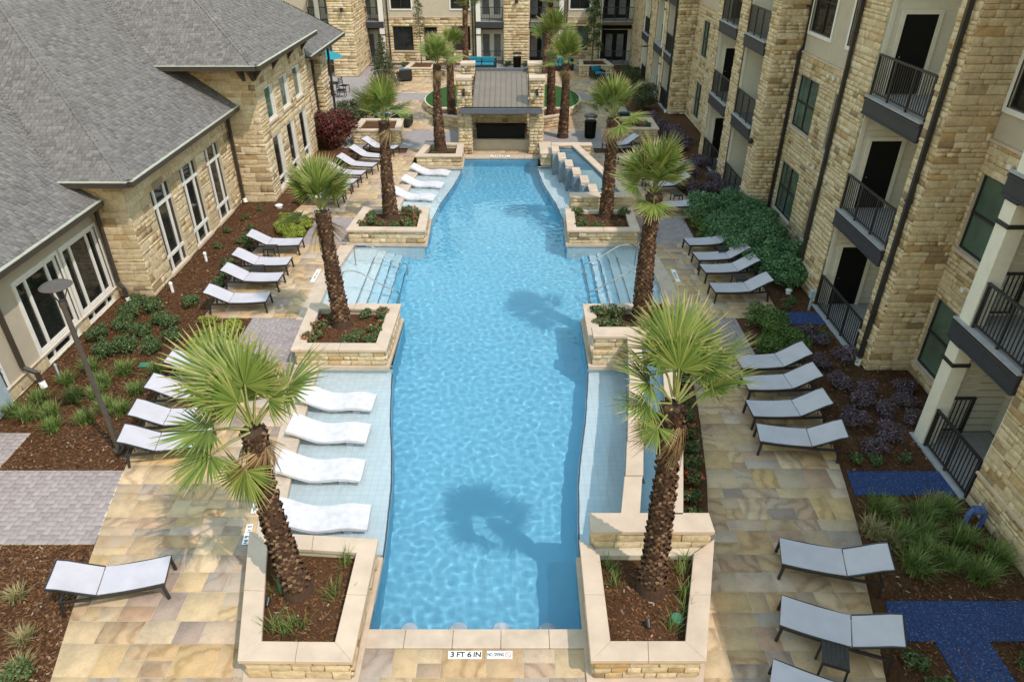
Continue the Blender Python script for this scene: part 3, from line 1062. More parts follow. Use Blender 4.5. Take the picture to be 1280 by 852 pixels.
cv.append(chips(26000, 6.0, 10.6, 4.5, 27, avoid=lambda x, y: (x < fo_np(y)) & ~((x > 7.1) & (((y > 15.1) & (y < 17.4)) | ((y > 22.8) & (y < 25.1)))) | ((y > 6.98) & (y < 7.75)) | ((y > 10.28) & (y < 10.98)) | ((y > 17.1) & (y < 17.8))))
nv, VV, QQ = 0, [], []
for V, Q in cv:
    VV.append(V); QQ.append(Q + nv); nv += len(V)
ch_o = link('bark_chips', np_mesh('bark_chips', np.concatenate(VV), np.concatenate(QQ)), MAT['chip'])
tag(ch_o, 'loose brown bark chips strewn over the planting beds', 'mulch', kind='stuff')
# ================================================================== planters and water features
def inset_poly(q, d):
    """inset a convex counter-clockwise polygon"""
    n = len(q)
    out = []
    for i in range(n):
        p0, p1, p2 = Vector(q[i - 1]), Vector(q[i]), Vector(q[(i + 1) % n])
        e1, e2 = (p1 - p0).normalized(), (p2 - p1).normalized()
        n1, n2 = Vector((-e1.y, e1.x)), Vector((-e2.y, e2.x))
        b = (n1 + n2)
        b = b / max(0.2, b.dot(n1))
        out.append(tuple(p1 + b * d))
    return out

def stone_sides(stones, q, z0, z1, sides, h=(0.11, 0.2), w=(0.2, 0.55)):
    for i in sides:
        a, b = Vector(q[i]), Vector(q[(i + 1) % len(q)])
        L = (b - a).length
        u = (b - a) / L
        lay_stones(stones, tuple(a), tuple(u), (u.y, -u.x), L, z0, z1, (), h, w)

def planter(q, label, ztop=0.55, sides=(0, 1, 3), capw=0.33, cap_sides=(0, 1, 2, 3), soil=0.36, single=40, group=None, plinth=True):
    c = (sum(p[0] for p in q) / 4, sum(p[1] for p in q) / 4, 0)
    root = empty('planter', c)
    tag(root, label, 'planter', group)
    wall = inset_poly(q, .075)
    inner = inset_poly(q, capw - .03)
    mb = MB()
    n = len(q)
    mb.prism(wall, -.02, ztop - .085, caps=False)
    mb.prism(inner[::-1], -.02, ztop - .085, caps=False)
    for i in range(n):
        j = (i + 1) % n
        mb.add([(*wall[i], ztop - .085), (*wall[j], ztop - .085), (*inner[j], ztop - .085), (*inner[i], ztop - .085)], [(0, 1, 2, 3)])
    mb.build('wall', MAT['mortar'], root)
    st = []
    stone_sides(st, wall, .045 if plinth else .0, ztop - .085, sides)
    finish_stones(st, root, single, 9.0)
    inn = inset_poly(q, capw)
    for i in cap_sides:
        j = (i + 1) % n
        a, b, c2, d = Vector(q[i]), Vector(q[j]), Vector(inn[j]), Vector(inn[i])
        k = 2 if (b - a).length > 1.4 else 1
        for m in range(k):
            f0, f1 = m / k + (.0015 if m else 0), (m + 1) / k - (.0015 if m < k - 1 else 0)
            cb = MB()
            cb.prism([tuple(a.lerp(b, f0)), tuple(a.lerp(b, f1)), tuple(d.lerp(c2, f1)), tuple(d.lerp(c2, f0))], ztop - .08, ztop)
            cb.build('cap_stone', MAT['cap'], root, bevel=.008)
    sb = MB()
    sb.prism(inset_poly(q, capw - .02), soil - .1, soil)
    sb.build('soil', MAT['mulch'], root)
    if single >= 40:                                       # bark litter on the soil of the near planters
        ins = inset_poly(q, capw + .05)
        V, Q = chips(900, min(p[0] for p in ins), max(p[0] for p in ins), min(p[1] for p in ins), max(p[1] for p in ins), soil - .006,
                     avoid=lambda x, y: np.any([(ins[(i + 1) % n][0] - ins[i][0]) * (y - ins[i][1]) - (ins[(i + 1) % n][1] - ins[i][1]) * (x - ins[i][0]) < 0 for i in range(n)], axis=0))
        tag(link('bark_litter', np_mesh('bark_litter', V, Q), MAT['chip'], root), kind='stuff')
    if plinth:
        pb = MB()
        pb.prism(inset_poly(q, -.03), -.06, .04)
        pb.build('plinth', MAT['coping'], root)
    return root

L1 = [(-3.51, 6.27), (-1.80, 6.25), (-1.80, 8.62), (-4.15, 8.80)]
R1 = [(1.74, 6.27), (3.46, 6.27), (4.16, 8.62), (1.76, 8.62)]
L2 = [(-5.06, 14.88), (-2.62, 14.86), (-2.57, 17.3), (-5.17, 17.36)]
R2 = [(2.57, 14.88), (5.02, 14.88), (5.14, 17.36), (2.57, 17.3)]
L3 = [(-5.25, 22.66), (-2.45, 22.6), (-2.52, 24.95), (-5.05, 24.95)]
R3 = [(2.50, 22.6), (5.06, 22.6), (5.10, 24.95), (2.56, 24.95)]
L4 = [(-3.87, 31.32), (-1.70, 31.32), (-1.72, 33.45), (-3.57, 33.5)]
planter(L1, 'stone planter with sparse grasses and the leaning palm beside four in-pool loungers', single=60)
planter(R1, 'stone planter with the tall thick palm against the end of the long trough', cap_sides=(0, 1, 3), single=60)
planter(L2, 'flower planter with orange and red blooms between the pale shelf and chrome-railed steps', single=50)
planter(R2, 'planter with dark shrubs behind a raised block at the far end of the long trough', sides=(0, 3), cap_sides=(1, 2, 3), single=40)
planter(L3, 'flower planter with pink and red blooms between the chrome-railed steps and three in-pool loungers', single=50)
planter(R3, 'planter with pink flowers and a palm in front of the short stepped fountain', cap_sides=(0, 1, 3), single=40)
planter(L4, 'low square planter with one palm right beside the metal-roofed pavilion', single=25)
planter([(-7.5, 35.0), (-5.0, 35.0), (-5.15, 37.4), (-7.4, 37.4)], 'empty mulched planter next to the red-leaved shrub', ztop=.72, soil=.6, single=20, plinth=False)
planter([(5.7, 35.3), (8.0, 35.3), (8.0, 37.6), (5.9, 37.6)], 'planter of low plants beside the black waste bin and the apartment wall', ztop=.72, soil=.6, single=20, plinth=False)
planter([(-7.1, 51.9), (-4.9, 51.9), (-4.9, 54.6), (-6.8, 54.6)], 'back planter with a slim pale tree beside the teal armchair', ztop=.6, soil=.5, single=0, plinth=False)
planter([(5.3, 52.0), (7.8, 52.0), (7.5, 54.6), (5.5, 54.6)], 'back planter with a dark narrow tree beside the black french doors', ztop=.75, soil=.65, single=0, plinth=False)

def raised_block(stones, root, x0, x1, y0, y1, zt=.9, z0=0.0):
    mb = MB(); mb.box(x0, x1, y0, y1, z0, zt - .085)
    mb.build('block', MAT['mortar'], root)
    q = [(x0, y0), (x1, y0), (x1, y1), (x0, y1)]
    stone_sides(stones, q, z0 + .02, zt - .085, (0, 1, 3))
    cb = MB(); cb.box(x0 - .06, x1 + .06, y0 - .06, y1 + .06, zt - .08, zt)
    cb.build('cap_stone', MAT['cap'], root, bevel=.008)

def falling():
    t = NT('falling_water')
    t.t.nodes.remove(t.b)
    tr = t.n('ShaderNodeBsdfTransparent'); df = t.n('ShaderNodeBsdfDiffuse'); gl = t.n('ShaderNodeBsdfGlossy')
    df.inputs['Color'].default_value = (.75, .82, .88, 1); gl.inputs['Roughness'].default_value = .15
    m1 = t.n('ShaderNodeMixShader'); m2 = t.n('ShaderNodeMixShader')
    nz = t.noise(t.pos((14, 14, 1.5)), 1.0, 4)
    t.l(t.ramp(nz, [(.35, .08), (.7, .55)]), m1.inputs[0]); m2.inputs[0].default_value = .12
    t.l(tr.outputs[0], m1.inputs[1]); t.l(df.outputs[0], m1.inputs[2]); t.l(m1.outputs[0], m2.inputs[1]); t.l(gl.outputs[0], m2.inputs[2])
    t.l(m2.outputs[0], t.out.inputs['Surface'])
    return t.mat
MAT['falling'] = falling()

def water_feature(label, WL, OW, y0, y1, nblocks, ends, stagger):
    root = empty('water_feature', (interp(WL, (y0 + y1) / 2), y0, 0))
    tag(root, label, 'fountain')
    st = []
    ys = frange(y0, y1, (y1 - y0) / nblocks)
    wz = .80
    for a, b in zip(ys[:-1], ys[1:]):
        x = interp(WL, (a + b) / 2)
        xa, xb = (x, x) if stagger else (interp(WL, a), interp(WL, b))
        mb = MB(); mb.prism([(xa, a), (xa + .27, a), (xb + .27, b), (xb, b)], ZS - .02, wz - .03)
        mb.build('weir_wall', MAT['weir_tile'], root)
        g0 = .15 if stagger else .028
        k0, k1 = (x, x) if stagger else (interp(WL, a + g0) + .008, interp(WL, b) - .008)
        cb = MB(); cb.prism([(k0 - .03, a + g0), (k0 + .31, a + g0), (k1 + .31, b - .003), (k1 - .03, b - .003)], wz - .028, wz + .075)
        cb.build('cap_stone', MAT['cap'], root, bevel=.008)
        for yy in (a + .005,):
            f = MB()
            for w0, w1 in ((yy, yy + (.14 if stagger else .022)),):
                pts = [(x + .1, wz + .012), (x - .04, wz + .01), (x - .08, wz - .12), (x - .085, ZW)]
                for (xa, za), (xb, zb) in zip(pts[:-1], pts[1:]):
                    f.add([(xa, w0, za), (xa, w1, za), (xb, w1, zb), (xb, w0, zb)], [(0, 1, 2, 3)])
            f.build('water_sheet', MAT['falling'], root)
    ow = lambda y: interp(OW, y)
    tw, tb, wallm = MB(), MB(), MB()
    for a, b in zip(ys[:-1], ys[1:]):
        x0 = interp(WL, (a + b) / 2) + .27
        tb.add([(x0, a, .62), (ow(a), a, .62), (ow(b), b, .62), (x0, b, .62)], [(0, 1, 2, 3)])
        wallm.prism([(ow(a), a), (ow(a) + .27, a), (ow(b) + .27, b), (ow(b), b)], 0, .815)
        P0, P1 = (ow(a) + .27, a), (ow(b) + .27, b)
        stone_sides(st, [P0, P1], .02, .815, (0,))
        cb = MB(); cb.prism([(ow(a) - .03, a + .003), (ow(a) + .31, a + .003), (ow(b) + .31, b - .003), (ow(b) - .03, b - .003)], .82, .90)
        cb.build('cap_stone', MAT['cap'], root, bevel=.008)
    tb.build('trough_floor', MAT['trough'], root).cycles.is_caustics_receiver = True
    wallm.build('outer_wall', MAT['weir_tile'], root)
    poly = [(interp(WL, y) + .30, y) for y in ys] + [(ow(y) + .01, y) for y in ys[::-1]]
    tw.prism(poly[::-1], .60, .775)
    tw.build('trough_water', MAT['water'], root).cycles.is_caustics_caster = True
    for e in ends: raised_block(st, root, *e)
    finish_stones(st, root, 60, 9.0)
water_feature('long stepped trough fountain spilling onto the shelf by the tallest palm', WL1, OW1, 8.86, 14.98, 6,
              [(2.0, 4.02, 8.52, 8.85), (2.68, 4.95, 15.0, 15.36)], False)
water_feature('short stepped fountain with blue trough beside the metal-roofed pavilion', WL2, OW2, 25.5, 31.8, 6,
              [(2.8, 5.12, 25.05, 25.47), (2.45, 4.2, 31.85, 32.2)], True)
t4 = empty('planter', (2.2, 32.4, 0))
tag(t4, 'small empty stone box at the pool corner beside the pavilion column', 'planter')
st4 = []
raised_block(st4, t4, 1.92, 2.36, 31.55, 33.3, .62)
finish_stones(st4, t4, 12, 9.0)
# soil of the narrow flower bed along the long trough
mb = MB()
ys = frange(8.8, 15.0, .6)
for a, b in zip(ys[:-1], ys[1:]):
    mb.add([(interp(OW1, a) + .25, a, -.012), (interp(BO, a), a, -.012), (interp(BO, b), b, -.012), (interp(OW1, b) + .25, b, -.012)], [(0, 1, 2, 3)])
tag(mb.build('bed_soil', MAT['mulch']), kind='structure')

# raised round lawn behind the pavilion
root = empty('lawn_planter', (0, 43.5, 0))
tag(root, 'raised round lawn held by a curved stone wall behind the pavilion', 'planter')
N = 56
circ = [(4.7 * math.cos(2 * math.pi * k / N), 43.5 + 4.7 * math.sin(2 * math.pi * k / N)) for k in range(N)]
mb = MB(); mb.prism(circ, 0, .44); mb.build('wall', MAT['mortar'], root)
st = []; stone_sides(st, circ, .01, .44, range(N), w=(.2, .5)); finish_stones(st, root, 0)
mb = MB(); mb.prism([(p[0] * .985, 43.5 + (p[1] - 43.5) * .985) for p in circ], .44, .47)
tag(mb.build('turf', MAT['turf'], root), kind='stuff')
planter([(-3.75, 38.9), (-1.9, 37.75), (-1.9, 40.4), (-3.9, 40.4)], 'wedge planter with two palms on the lawn rim near the clubhouse walk', ztop=.6, soil=.48, single=0, plinth=False)
planter([(1.9, 37.75), (3.75, 38.9), (3.9, 40.4), (1.9, 40.4)], 'wedge planter with a palm on the lawn rim near the apartment walk', ztop=.6, soil=.48, single=0, plinth=False)

# ------------------------------------------------------------------ pavilion
pav = empty('pavilion', (0, 34.5, 0))
tag(pav, 'stone poolside pavilion with sloping brown metal roof and black firebox', 'pavilion')
st = []
for (x0, x1) in ((-1.97, -1.36), (1.42, 2.05)):
    for (y0, y1) in ((33.42, 34.02), (37.0, 37.6)):
        cm = MB(); cm.box(x0, x1, y0, y1, 0, 3.40)
        cm.build('column', MAT['mortar'], pav)
        stone_sides(st, [(x0, y0), (x1, y0), (x1, y1), (x0, y1)], 0.01, 3.40, (0, 1, 2, 3), w=(.15, .36))
        cb = MB(); cb.box(x0 - .07, x1 + .07, y0 - .07, y1 + .07, 3.402, 3.54)
        cb.build('column_cap', MAT['cap'], pav, bevel=.012)
    sc = MB(); xm = (x0 + x1) / 2
    sc.box(xm - .05, xm + .05, 33.31, 33.37, 2.75, 3.05); sc.bar((xm, 33.30, 3.0), (xm, 33.22, 2.95), .03); sc.lathe([(.05, 0), (.07, .16), (.04, .18)], (xm, 33.2, 2.78), 8)
    sc.build('wall_lantern', MAT['dark_metal'], pav)
bw = MB(); bw.box(-1.36, 1.42, 34.75, 35.05, 0, 2.30); bw.build('back_wall', MAT['mortar'], pav)
stone_sides(st, [(-1.36, 34.75), (1.42, 34.75)], .01, 2.3, (0,), w=(.18, .5))
finish_stones(st, pav, 60, 8.0)
hb = MB(); hb.box(-1.34, 1.40, 34.05, 34.7, 0, .46); hb.box(-1.36, 1.42, 34.0, 34.72, .46, .52); hb.build('hearth', MAT['stucco'], pav)
fb = MB(); fb.box(-1.15, 1.2, 34.2, 34.66, .523, 1.10); fb.box(-1.2, 1.25, 34.16, 34.70, 1.103, 1.16)
for k in range(9): fb.box(-1.1 + k * .27, -1.08 + k * .27, 34.19, 34.2, .56, 1.08)
fb.build('firebox', MAT['black'], pav, bevel=.006)
side = MB()
for (x0, x1) in ((-1.9, -1.45), (1.5, 1.95)): side.box(x0, x1, 34.03, 36.99, 0, .9)
side.build('side_counter', MAT['stucco'], pav)
rf = MB()
zr = lambda y: 2.24 + (y - 33.3) * .215
rf.add([(-1.66, 33.3, zr(33.3)), (1.74, 33.3, zr(33.3)), (1.74, 33.41, zr(33.41)), (-1.66, 33.41, zr(33.41))], [(0, 1, 2, 3)])
rf.add([(-1.28, 33.41, zr(33.41)), (1.34, 33.41, zr(33.41)), (1.34, 37.3, zr(37.3)), (-1.28, 37.3, zr(37.3))], [(0, 1, 2, 3)])
rf.add([(-1.28, 33.41, zr(33.41) - .08), (1.34, 33.41, zr(33.41) - .08), (1.34, 37.3, zr(37.3) - .08), (-1.28, 37.3, zr(37.3) - .08)], [(3, 2, 1, 0)])
roof = rf.build('roof', MAT['roof_metal'], pav)
for k in range(11):
    x = -1.26 + k * .258
    s = MB(); s.bar((x, 33.32, zr(33.32) + .02), (x, 37.28, zr(37.28) + .02), .022, .04)
    so = s.build('seam', MAT['roof_metal']); so.parent = roof
gu = MB(); gu.box(-1.86, 1.98, 33.0, 33.28, 2.0, 2.25); gu.build('gutter_beam', MAT['roof_fascia'], pav, bevel=.01)
gu = MB(); gu.box(-1.80, 1.92, 33.04, 33.24, 2.252, 2.262); gu.build('gutter', MAT['black'], pav)
gu = MB(); gu.box(-1.34, 1.40, 37.32, 37.5, 2.95, 3.22); gu.build('back_beam', MAT['roof_fascia'], pav)
# ================================================================== apartment building along the right of the pool
apt = empty('apartment_building', (10.5, 20, 0))
tag(apt, 'three-storey stone apartment building with dark balconies beside the pool deck', 'building')
ast = []                    # its stones
WX, RX, ROOFZ = 9.65, 10.62, 10.5  # roof level is out of view, raised so its shadow reaches the planters
N_ = (-1.0, 0.0)
FL = [0.0, 3.02, 6.05]      # floor levels
def wall_piece(name, mat, parent, *args):
    m = MB(); wall_face(m, *args); return m.build(name, MAT[mat], parent)
def face_x(X, y0, y1, z0, z1, openings=(), stone=True):
    """wall facing the pool at X, from y0 (near) to y1; u runs from far to near so that u x z points to -X"""
    o, u = (X, y1), (0.0, -1.0)
    L = y1 - y0
    ops = [(y1 - b, y1 - a, c, e) for (a, b, c, e) in openings]
    wall_piece('wall' if stone else 'stucco_wall', 'mortar' if stone else 'stucco2', apt, o, u, N_, L, z0, z1, ops)
    if stone: lay_stones(ast, o, u, N_, L, z0, z1, ops, h=(.07, .19), w=(.15, .58), d=(.016, .036))
    return o, u
def face_y(Y, x0, x1, z0, z1, stone=True):
    """wall facing the camera at Y"""
    o, u, n = (x0, Y), (1.0, 0.0), (0.0, -1.0)
    wall_piece('wall', 'mortar', apt, o, u, n, x1 - x0, z0, z1)
    if stone: lay_stones(ast, o, u, n, x1 - x0, z0, z1, (), h=(.09, .21), w=(.18, .6))
def win_x(X, y0, y1, z0, z1, **kw):
    return window(apt, (X, y1), (0.0, -1.0), N_, 0.0, y1 - y0, z0, z1, **kw)

def recess_wall(X, y0, y1, wins):
    """recessed wall: stone on the two lower storeys, stucco on the top one; wins = [(ya, yb)]"""
    ops = []
    for (a, b) in wins:
        ops += [(a, b, .40, 2.2), (a, b, 3.5, 5.22)]
    face_x(X, y0, y1, 0, 5.88, ops)
    ops3 = [(a, b, 6.6, 8.5) for a, b in wins]
    face_x(X, y0, y1, 5.94, ROOFZ, ops3, stone=False)
    for (a, b) in wins:
        m = (b - a) / 2
        win_x(X, a, b, .40, 2.2, frame='dark_metal', pane='glass_green', cols=(m,), rows=(1.3,), fw=.045)
        win_x(X, a, b, 3.5, 5.22, frame='dark_metal', pane='glass_green', cols=(m,), rows=(4.35,), fw=.045)
        win_x(X, a, b, 6.6, 8.5, frame='dark_metal', pane='glass_dark', cols=(m,), rows=(7.55,), fw=.045, trim=.11, sill=False)
    bd = MB(); bd.box(X - .07, X + .02, y0 + .02, y1 - .02, 5.882, 5.938); bd.build('string_course', MAT['cap'], apt)
    bd = MB(); bd.box(X - .06, X, y0 + .02, y1 - .02, .80, .84)
    # rows of small wall vents
    for z in (2.75, 5.55):
        vb = MB()
        for dy in (.0, .42):
            y = (y0 + y1) / 2 - .2 + dy
            vb.box(X - .10, X - .03, y, y + .12, z, z + .1)
        vb.build('wall_vent', MAT['trim'], apt)

def pier(y0, y1, near_return=None, far_return=None):
    face_x(WX, y0, y1, 0, ROOFZ)
    if near_return: face_y(y0, WX, near_return, 0, ROOFZ)
def downspout(x, y, kink=False):
    m = MB()
    if kink: pts = [(x + .12, y, ROOFZ), (x + .12, y, 6.1), (x, y, 5.85), (x, y, .15)]
    else: pts = [(x, y, ROOFZ), (x, y, .15)]
    for a, b in zip(pts[:-1], pts[1:]): m.bar(a, b, .10, .085, up=(0, 1, 0))
    for z in (1.5, 4.4, 7.3): m.box(x - .07, x + .07, y - .06, y + .06, z, z + .05)
    d = m.build('downspout', MAT['dark_metal'], apt)
    f = MB(); f.tube([(x, y, .0), (x, y, .2)], .075, 10); fo = f.build('drain_boot', MAT['pvc']); fo.parent = d

def balcony(y0, y1, door=True, column=None, depth=1.75, light=False, levels=(0, 1, 2)):
    """recess between y0 and y1 with slabs, floor, railing, far side wall and its black door"""
    xb = WX + depth
    rec = MB()
    # back wall, near and far side walls in pale siding boards
    z = 0.0
    while z < ROOFZ - .3:
        e = min(z + .19, ROOFZ - .3)
        rec.add([(xb, y0, z), (xb, y1, z), (xb - .014, y1, e), (xb - .014, y0, e)], [(3, 2, 1, 0)])
        rec.add([(WX + .05, y1 - .005, z), (xb, y1 - .005, z), (xb, y1 - .02, e), (WX + .05, y1 - .02, e)], [(0, 1, 2, 3)])
        rec.add([(WX + .05, y0 + .005, z), (xb, y0 + .005, z), (xb, y0 + .02, e), (WX + .05, y0 + .02, e)], [(3, 2, 1, 0)])
        rec.add([(xb - .014, y1, e), (xb - .014, y0, e), (xb, y0, e), (xb, y1, e)], [(0, 1, 2, 3)])
        z = e
    rec.build('siding', MAT['siding'], apt)
    cor = MB(); cor.box(WX + .03, WX + .14, y1 - .05, y1 - .021, 0, ROOFZ - .3); cor.box(WX + .03, WX + .14, y0 + .021, y0 + .05, 0, ROOFZ - .3)
    cor.build('corner_board', MAT['siding'], apt)
    for k in levels:
        f = FL[k]
        b = empty('balcony', (WX, (y0 + y1) / 2, f)); b.parent = apt; b.location = (WX - 10.5, (y0 + y1) / 2 - 20, f)
        def part(mbx, nm, mt, bev=0):
            o = link(nm, mbx.mesh(nm, False, bev), MAT[mt])
            o.parent = b
            o.matrix_parent_inverse = Matrix.Translation((-WX, -(y0 + y1) / 2, -f))
            return o
        if k > 0:
            s = MB(); s.box(WX - .07, WX + .05, y0 + .01, y1 - .01, f - .46, f - .045); s.box(WX - .10, WX - .07, y0 + .01, y1 - .01, f - .12, f - .07); s.box(WX - .095, WX - .07, y0 + .01, y1 - .01, f - .46, f - .42)
            part(s, 'fascia', 'slab')
            s = MB(); s.box(WX + .05, xb - .03, y0 + .03, y1 - .03, f - .30, f - .05); part(s, 'soffit', 'siding')
        s = MB(); s.box(WX - .10, xb - .03, y0 + .025, y1 - .03, f - .04, f); part(s, 'floor', 'balcony_floor')
        r = MB()
        railing(r, (WX + .02, y0 + .03 if column is None else y0 + .03), (WX + .02, (y1 - .03) if column is None else column - .03), f, f + .96)
        if column is not None:
            railing(r, (WX + .38, y1 - .06), (RX + .1, y1 - .06), f, f + .96)
        part(r, 'railing', 'dark_metal')
        if door:
            d = MB(); d.box(WX + .38, WX + 1.18, y1 - .06, y1 - .03, f + .02, f + 1.86); part(d, 'door', 'black')
            d = MB()
            d.box(WX + .28, WX + .38, y1 - .085, y1 - .025, f + .0, f + 1.96); d.box(WX + 1.18, WX + 1.28, y1 - .085, y1 - .025, f, f + 1.96); d.box(WX + .38, WX + 1.18, y1 - .085, y1 - .025, f + 1.86, f + 1.96)
            part(d, 'door_frame', 'trim')
            d = MB(); d.tube([(WX + .46, y1 - .065, f + .9), (WX + .46, y1 - .12, f + .9)], .022, 8); part(d, 'door_knob', 'steel')
        if column is not None:
            c = MB()
            zt = (FL[k + 1] - .46) if k < 2 else ROOFZ - .4
            c.box(WX - .02, WX + .30, column, column + .34, f + .0, zt)
            part(c, 'column', 'trim')
            c = MB(); c.box(WX - .05, WX + .33, column - .03, column + .37, zt - .52, zt - .44); part(c, 'column_band', 'dark_metal')
            c = MB(); c.box(WX - .05, WX + .33, column - .03, column + .37, zt - .06, zt - .001); part(c, 'column_head', 'dark_metal')
def wall_light(y, z):
    m = MB(); m.lathe([(.02, -.02), (.09, .0), (.09, .17), (.05, .2)], (WX - .13, y, z), 10); m.box(WX - .06, WX - .02, y - .04, y + .04, z + .03, z + .12)
    m.build('wall_light', MAT['dark_metal'], apt)

# near to far
pier(3.0, 10.12)
wall_piece('wall', 'stucco2', apt, (WX, 3.0), (0.0, -1.0), N_, 10.0, 0, ROOFZ, ())  # unseen near end, added to keep a sun patch off the deck
balcony(10.14, 12.30, door=False, column=11.86)
recess_wall(10.74, 12.30, 14.77, [(12.75, 14.62)])
face_y(14.77, WX, 10.74, 0, ROOFZ)
face_x(WX, 14.77, 15.48, 0, ROOFZ)
downspout(WX - .10, 15.02)
balcony(15.5, 18.33)
face_x(WX, 18.35, 19.72, 0, ROOFZ)
downspout(WX - .10, 19.66)
face_y(25.72, WX, RX, 0, ROOFZ)
recess_wall(RX, 19.72, 25.72, [(20.75, 22.3), (23.6, 25.4)])
downspout(RX - .12, 25.6, True)
face_x(WX, 25.72, 26.58, 0, ROOFZ)
wall_light(26.1, 2.6)
balcony(26.6, 29.1, door=False)
face_x(WX, 29.12, 30.18, 0, ROOFZ)
balcony(30.2, 32.9)
face_x(WX, 32.92, 33.5, 0, ROOFZ)
recess_wall(RX, 33.5, 41.2, [(35.2, 36.4), (38.2, 39.5)])
face_y(41.2, WX, RX, 0, ROOFZ)
face_x(WX, 41.2, 41.9, 0, ROOFZ)
downspout(WX - .10, 41.6)
wall_light(41.75, 2.6)
balcony(41.92, 44.1, door=False)
face_x(WX, 44.12, 44.8, 0, ROOFZ)
balcony(44.82, 47.6, door=False, column=45.0)
face_x(WX, 47.62, 49.6, 0, ROOFZ)
balcony(49.62, 52.2, door=False, column=51.6)
face_x(WX, 52.2, 57.0, 0, ROOFZ)
finish_stones(ast, apt, 300, 9.0)
m = MB(); m.box(WX - .12, 22, -7.0, 57, ROOFZ, ROOFZ + .22); m.build('roof', MAT['slab'], apt)  # roof and core run on unseen at the near end for their shade
m = MB(); m.box(11.5, 22, -6.98, 56.9, 0, ROOFZ - .01); m.build('core', MAT['siding'], apt)
# thin ledge at the foot of the walls
m = MB()
for (y0, y1) in ((3.0, 10.12), (14.77, 15.48), (18.35, 19.72), (25.72, 26.58), (29.12, 30.18)):
    m.box(WX - .075, WX - .03, y0, y1, .74, .79)
m.box(WX, 10.74, 14.69, 14.74, .74, .79)
m.build('ledge', MAT['cap'], apt)

# ================================================================== building across the back
bk = empty('rear_building', (0, 57, 0))
tag(bk, 'tan apartment building with white columns and french doors across the far end', 'building')
bst = []
BY = 57.0
nB = (0.0, -1.0)
def bface(x0, x1, y, z0, z1, ops=(), stone=True):
    o, u = (x0, y), (1.0, 0.0)
    op = [(a - x0, b - x0, c, e) for (a, b, c, e) in ops]
    wall_piece('wall' if stone else 'stucco_wall', 'mortar' if stone else 'stucco2', bk, o, u, nB, x1 - x0, z0, z1, op)
    if stone: lay_stones(bst, o, u, nB, x1 - x0, z0, z1, op, h=(.12, .26), w=(.3, .8))
def bwin(x0, x1, y, z0, z1, **kw):
    return window(bk, (x0, y), (1.0, 0.0), nB, 0, x1 - x0, z0, z1, **kw)
# wall bays between balconies: (x0, x1, windows)
for (x0, x1, wins) in ((-9.0, -2.25, [(-8.45, -6.95), (-4.0, -2.6)]), (4.55, 7.2, [(4.9, 6.35)])):
    lower = [(a, b, .95, 2.65) for a, b in wins] + ([(-6.1, -5.1, .2, 2.6)] if x0 < 0 else [])
    bface(x0, x1, BY, 0, 3.25, lower)
    bface(x0, x1, BY, 3.31, 9.5, [(a, b, 3.85, 5.6) for a, b in wins] + [(a, b, 6.9, 8.6) for a, b in wins], stone=False)
    sc = MB(); sc.box(x0, x1, BY - .07, BY + .02, 3.25, 3.31); sc.build('string_course', MAT['cap'], bk)
    for a, b in wins:
        m_ = (b - a) / 2
        bwin(a, b, BY, .95, 2.65, frame='dark_metal', pane='glass_green' if x0 > 0 else 'glass_dark', cols=(m_,), fw=.05)
        bwin(a, b, BY, 3.85, 5.6, frame='dark_metal', pane='glass_dark', cols=(m_,), fw=.05, trim=.1, sill=False)
        bwin(a, b, BY, 6.9, 8.6, frame='dark_metal', pane='glass_dark', cols=(m_,), fw=.05, trim=.1, sill=False)
    if x0 < 0: bwin(-6.1, -5.1, BY, .2, 2.6, frame='dark_metal', pane='glass_dark', fw=.05, sill=False)
def bpier(x0, x1, y0, y1):
    bface(x0, x1, y0, 0, 9.5)
    o = [(x0, y0), (x1, y0), (x1, y1), (x0, y1)]
    for i in (1, 3):
        a, b = Vector(o[i]), Vector(o[(i + 1) % 4]); L = (b - a).length; u = (b - a) / L
        wall_piece('wall', 'mortar', bk, tuple(a), tuple(u), (u.y, -u.x), L, 0, 9.5)
        lay_stones(bst, tuple(a), tuple(u), (u.y, -u.x), L, 0, 9.5, (), h=(.12, .26), w=(.3, .7))
bpier(-.05, 1.84, 56.6, 58)
bpier(-12.0, -10.4, 52.0, 57.5)
bface(10.2, 11, 56.8, 0, 9.5)
